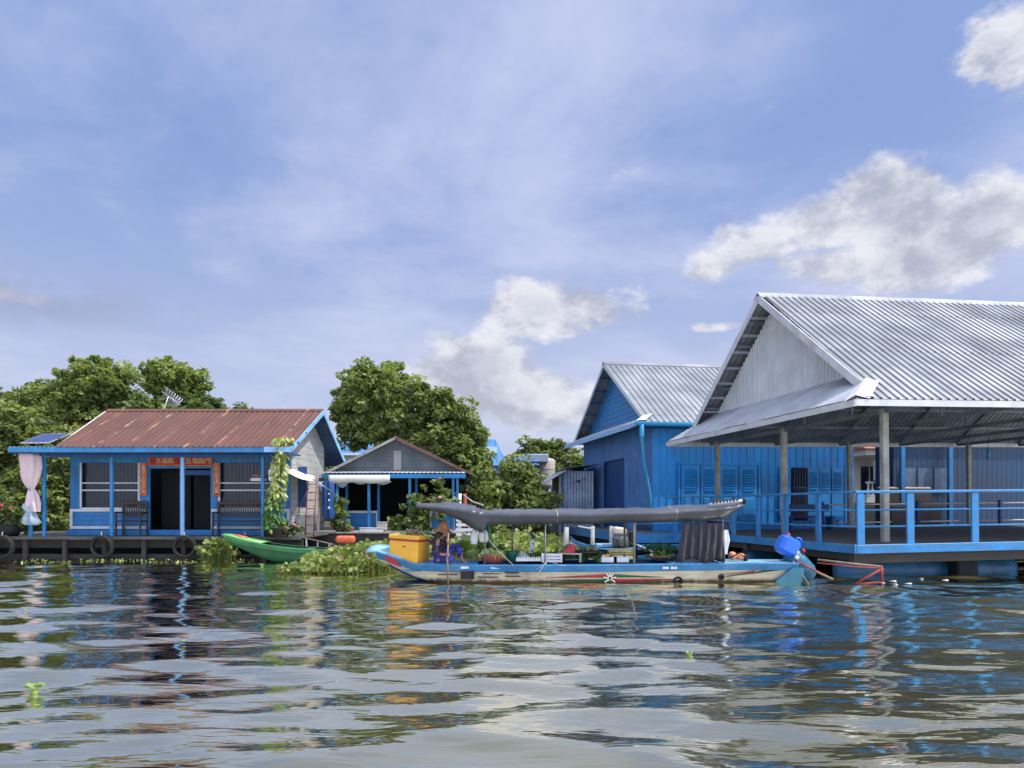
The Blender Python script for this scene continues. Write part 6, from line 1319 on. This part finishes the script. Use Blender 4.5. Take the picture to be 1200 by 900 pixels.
leafy('flowering_plant', 'pink flowering plant between the climbing plant and the ladder', 'flowering plant', (P(337,622,22.4).x,22.4,.64), (.35,.25,.25), 26, .09, L_DARK, 31, ('petal',16,.04))
leafy('red_flower_bush', 'dark bush dotted with red flowers beside the knotted cloth post', 'flowering bush', (P(14,610,24).x,24,.5), (.8,.4,.55), 46, .10, L_DARK, 32, ('redpetal',4,.05))
leafy('fern_pot', 'green feathery plant growing beside the doorway post of the small grey house', 'potted plant', (P(492,622,26).x,26,.68), (.42,.3,.65), 60, .10, L_MID, 33)
leafy('doorway_plant', 'small leafy plant in front of the dark doorway of the grey house', 'potted plant', (P(466,622,26).x,26,.68), (.42,.25,.25), 26, .09, L_MID, 34)
leafy('passage_plant', 'low green plant at the left corner post of the small grey house', 'potted plant', (P(398,620,25.7).x,25.7,.66), (.30,.2,.55), 34, .11, L_MID, 35)
leafy('porch_vine', 'vine with pale leaves hanging from the eave at the right end of the grey house', 'vine', (P(518,585,25.9).x,25.9,1.15), (.85,.25,.6), 26, .12, L_LITE, 36, ('petal',6,.04))
leafy('vine_foot', 'thin flowering stem rising right behind the canopy beside the hat', 'flowering plant', (P(517,610,25.2).x,25.2,.7), (.18,.15,.6), 20, .12, L_LITE, 37, ('petal',8,.05))
leafy('eave_bush', 'olive bush growing against the right side of the small grey house roof', 'bush', (P(556,615,28).x,28,.5), (.9,.5,1.2), 90, .13, L_MID, 38)
# ---- water hyacinth
def hyacinth(lb, x0, x1, y0, y1, n, hmin, hmax, seed, kind=None, size=.10, shape=None, name='water_hyacinth', cat='water hyacinth', group=None):
    rs = np.random.RandomState(seed); V = []; F = []; Tn = []; cnt = 0; k = 0; cx, cy = (x0+x1)/2, (y0+y1)/2
    while cnt < n:
        k += 1; x = rs.uniform(x0, x1); y = rs.uniform(y0, y1); u = ((x-cx)/(x1-x0)*2, (y-cy)/(y1-y0)*2)
        if shape != 'rect' and u[0]**2+u[1]**2 > 1+.45*noise.noise(Vector((x*1.3, y*1.3, seed))): continue
        if k < n*6 and noise.noise(Vector((x*1.1, y*1.1, seed+3))) < -.28: continue
        cnt += 1; e = max(0, 1-(u[0]**2+u[1]**2)); h = hmin+(hmax-hmin)*rs.uniform(.3,1)*(.35+.65*e**.5)*(1+.5*noise.noise(Vector((x*2.1, y*2.1, seed+9))))
        a = rs.uniform(0, 6.28); ln = rs.uniform(.05,.5)*h; tip = np.array([x+math.cos(a)*ln, y+math.sin(a)*ln, h]); base = np.array([x, y, -.02]); tn = rs.uniform(0,1)
        s = size*rs.uniform(.6,1.3); d = np.array([math.cos(a)*.6+rs.normal(0,.3), math.sin(a)*.6+rs.normal(0,.3), rs.uniform(-.1,.9)]); d /= np.linalg.norm(d); w_ = np.cross(d, rs.normal(size=3)); w_ /= np.linalg.norm(w_)+1e-9
        o = len(V); V += [base-w_*.008, base+w_*.008, tip+w_*.006, tip-w_*.006, tip+d*s*.35-w_*s*.48, tip+d*s*.85-w_*s*.42, tip+d*s*1.1, tip+d*s*.85+w_*s*.42, tip+d*s*.35+w_*s*.48]
        F += [(o,o+1,o+2,o+3), (o+3,o+4,o+5,o+6), (o+2,o+3,o+6,o+6), (o+2,o+6,o+7,o+8)]; Tn += [tn*.6, tn, tn, tn]
    me = bpy.data.meshes.new(name); q = MB(); q.v = [tuple(v) for v in V]; q.f = [tuple(dict.fromkeys(f)) for f in F]; q.sm = [False]*len(F); q.mi = [0]*len(F)
    o = q.build(name, L_HYA); at = o.data.attributes.new('tone', 'FLOAT', 'FACE')
    if len(o.data.polygons) == len(Tn): at.data.foreach_set('value', Tn)
    tag(o, lb, cat, group, kind); return o
hx = lambda px, Z: (px-600)*Z/901
hyacinth('thick bed of floating hyacinth in front of the orange float and beside the sampan bow', hx(362,19), hx(470,19), 17.2, 21.0, 1500, .08, .44, 1, 'stuff', .13)
hyacinth('low edge of hyacinth mats trailing below the green canoe', hx(340,18.5), hx(440,18.5), 17.0, 19.2, 800, .03, .20, 2, 'stuff', .10)
hyacinth('clump of hyacinth against the dark float logs below the long bench', hx(232,21.3), hx(275,21.3), 21.0, 22.2, 260, .06, .55, 3, 'stuff', .14)
hyacinth('long bright bed of hyacinth behind the sampan and before the thicket', hx(530,23), hx(672,23), 21.5, 28.5, 3200, .12, .55, 4, 'stuff', .15)
hyacinth('hyacinth bed filling the water before the small grey house deck', hx(395,23.2), hx(500,23.2), 22.0, 25.2, 900, .08, .35, 5, 'stuff', .13)
hyacinth('flat scattered leaves drifting along the dark deck logs', hx(20,21), hx(300,21), 20.4, 21.8, 260, .0, .012, 6, 'stuff', .045, 'rect')
t = None
for i, (px, py, Z, lb) in enumerate([(40,812,None,'single pale green hyacinth floating in the near water'), (307,664,None,'tiny floating hyacinth just below the green canoe bow'), (870,740,None,'tiny green leaf tuft afloat in the open water') ]):
    Zz = 1.5*901/(py-594)
    if i == 2: Zz = 1.5*901/(772-594); px = 808
    x = hx(px, Zz); s = (.055, .05, .028)[i]
    th_ = thing('floating_plant', lb, 'floating plant', (x, Zz, .0), group='single floating plants'); b = MB(); r = random.Random(i)
    for k in range(9 if i == 0 else 6):
        a = k*6.28/(9 if i == 0 else 6)+r.uniform(-.3,.3); e = r.uniform(.15,.7); c = Vector((math.cos(a)*s*.75, math.sin(a)*s*.75, .035+.04*e)); d = Vector((math.cos(a)*math.cos(e), math.sin(a)*math.cos(e), math.sin(e))); w_ = Vector((-math.sin(a), math.cos(a), 0)); n_ = d.cross(w_); rows = []
        for u in range(5):
            q = u/4; ww = s*.55*math.sin(math.pi*(q*.8+.15)); rows.append([c+d*s*(q-.3)*1.1+w_*ww*v_+n_*(-.25*ww*(1-abs(v_))) for v_ in (-1,-.5,0,.5,1)])
        b.grid(rows, thick=.004)
    b.build('leaves', 'hyap', th_); MB().lathe([(.0,-.03),(.03,-.01),(.035,.02),(.0,.05)], 8).build('bulb', 'hyap', th_)
# ---- floating scraps, each its own
rsd = random.Random(21)
spots = [(1047,682,'larger white foam scrap beside the red steel frame'), (1065,685,'white foam scrap further from the red steel frame'), (1050,686,'small foam crumb under the larger foam scrap'), (1090,684,'tiny pale scrap before the blue pontoon'), (1108,681,'pale flat scrap in front of the dark trestle block'), (1035,684,'small foam crumb touching the red steel frame reflection'), (1080,679,'foam crumb before the pontoon, nearer the trestle block'),
 (1105,737,'thin pale scrap alone in the open water on the pavilion side'), (118,660,'pale floating leaf below the wide barred window'), (147,664,'pale floating leaf below the dark armchair'), (72,662,'pale floating leaf below the solar panel'), (215,752,'yellowish leaf adrift in the middle of the left water'), (262,668,'pale floating leaf under the bench end'), (30,716,'small pale scrap nearest the frame edge')]
for i, (px, py, lb) in enumerate(spots):
    Z = 1.5*901/(py-594); s = .022 if i > 7 else .030; b = MB(); b.ball((0,0,.006), s*(1.7 if i in (0,1,4) else 1), 7, (1.4,1,.30), jit=.9); o = b.build('floating_scrap', 'foam' if i < 8 else 'leafy'); o.location = (hx(px, Z), Z, .01); tag(o, lb, 'floating scrap', 'scraps floating on the water')
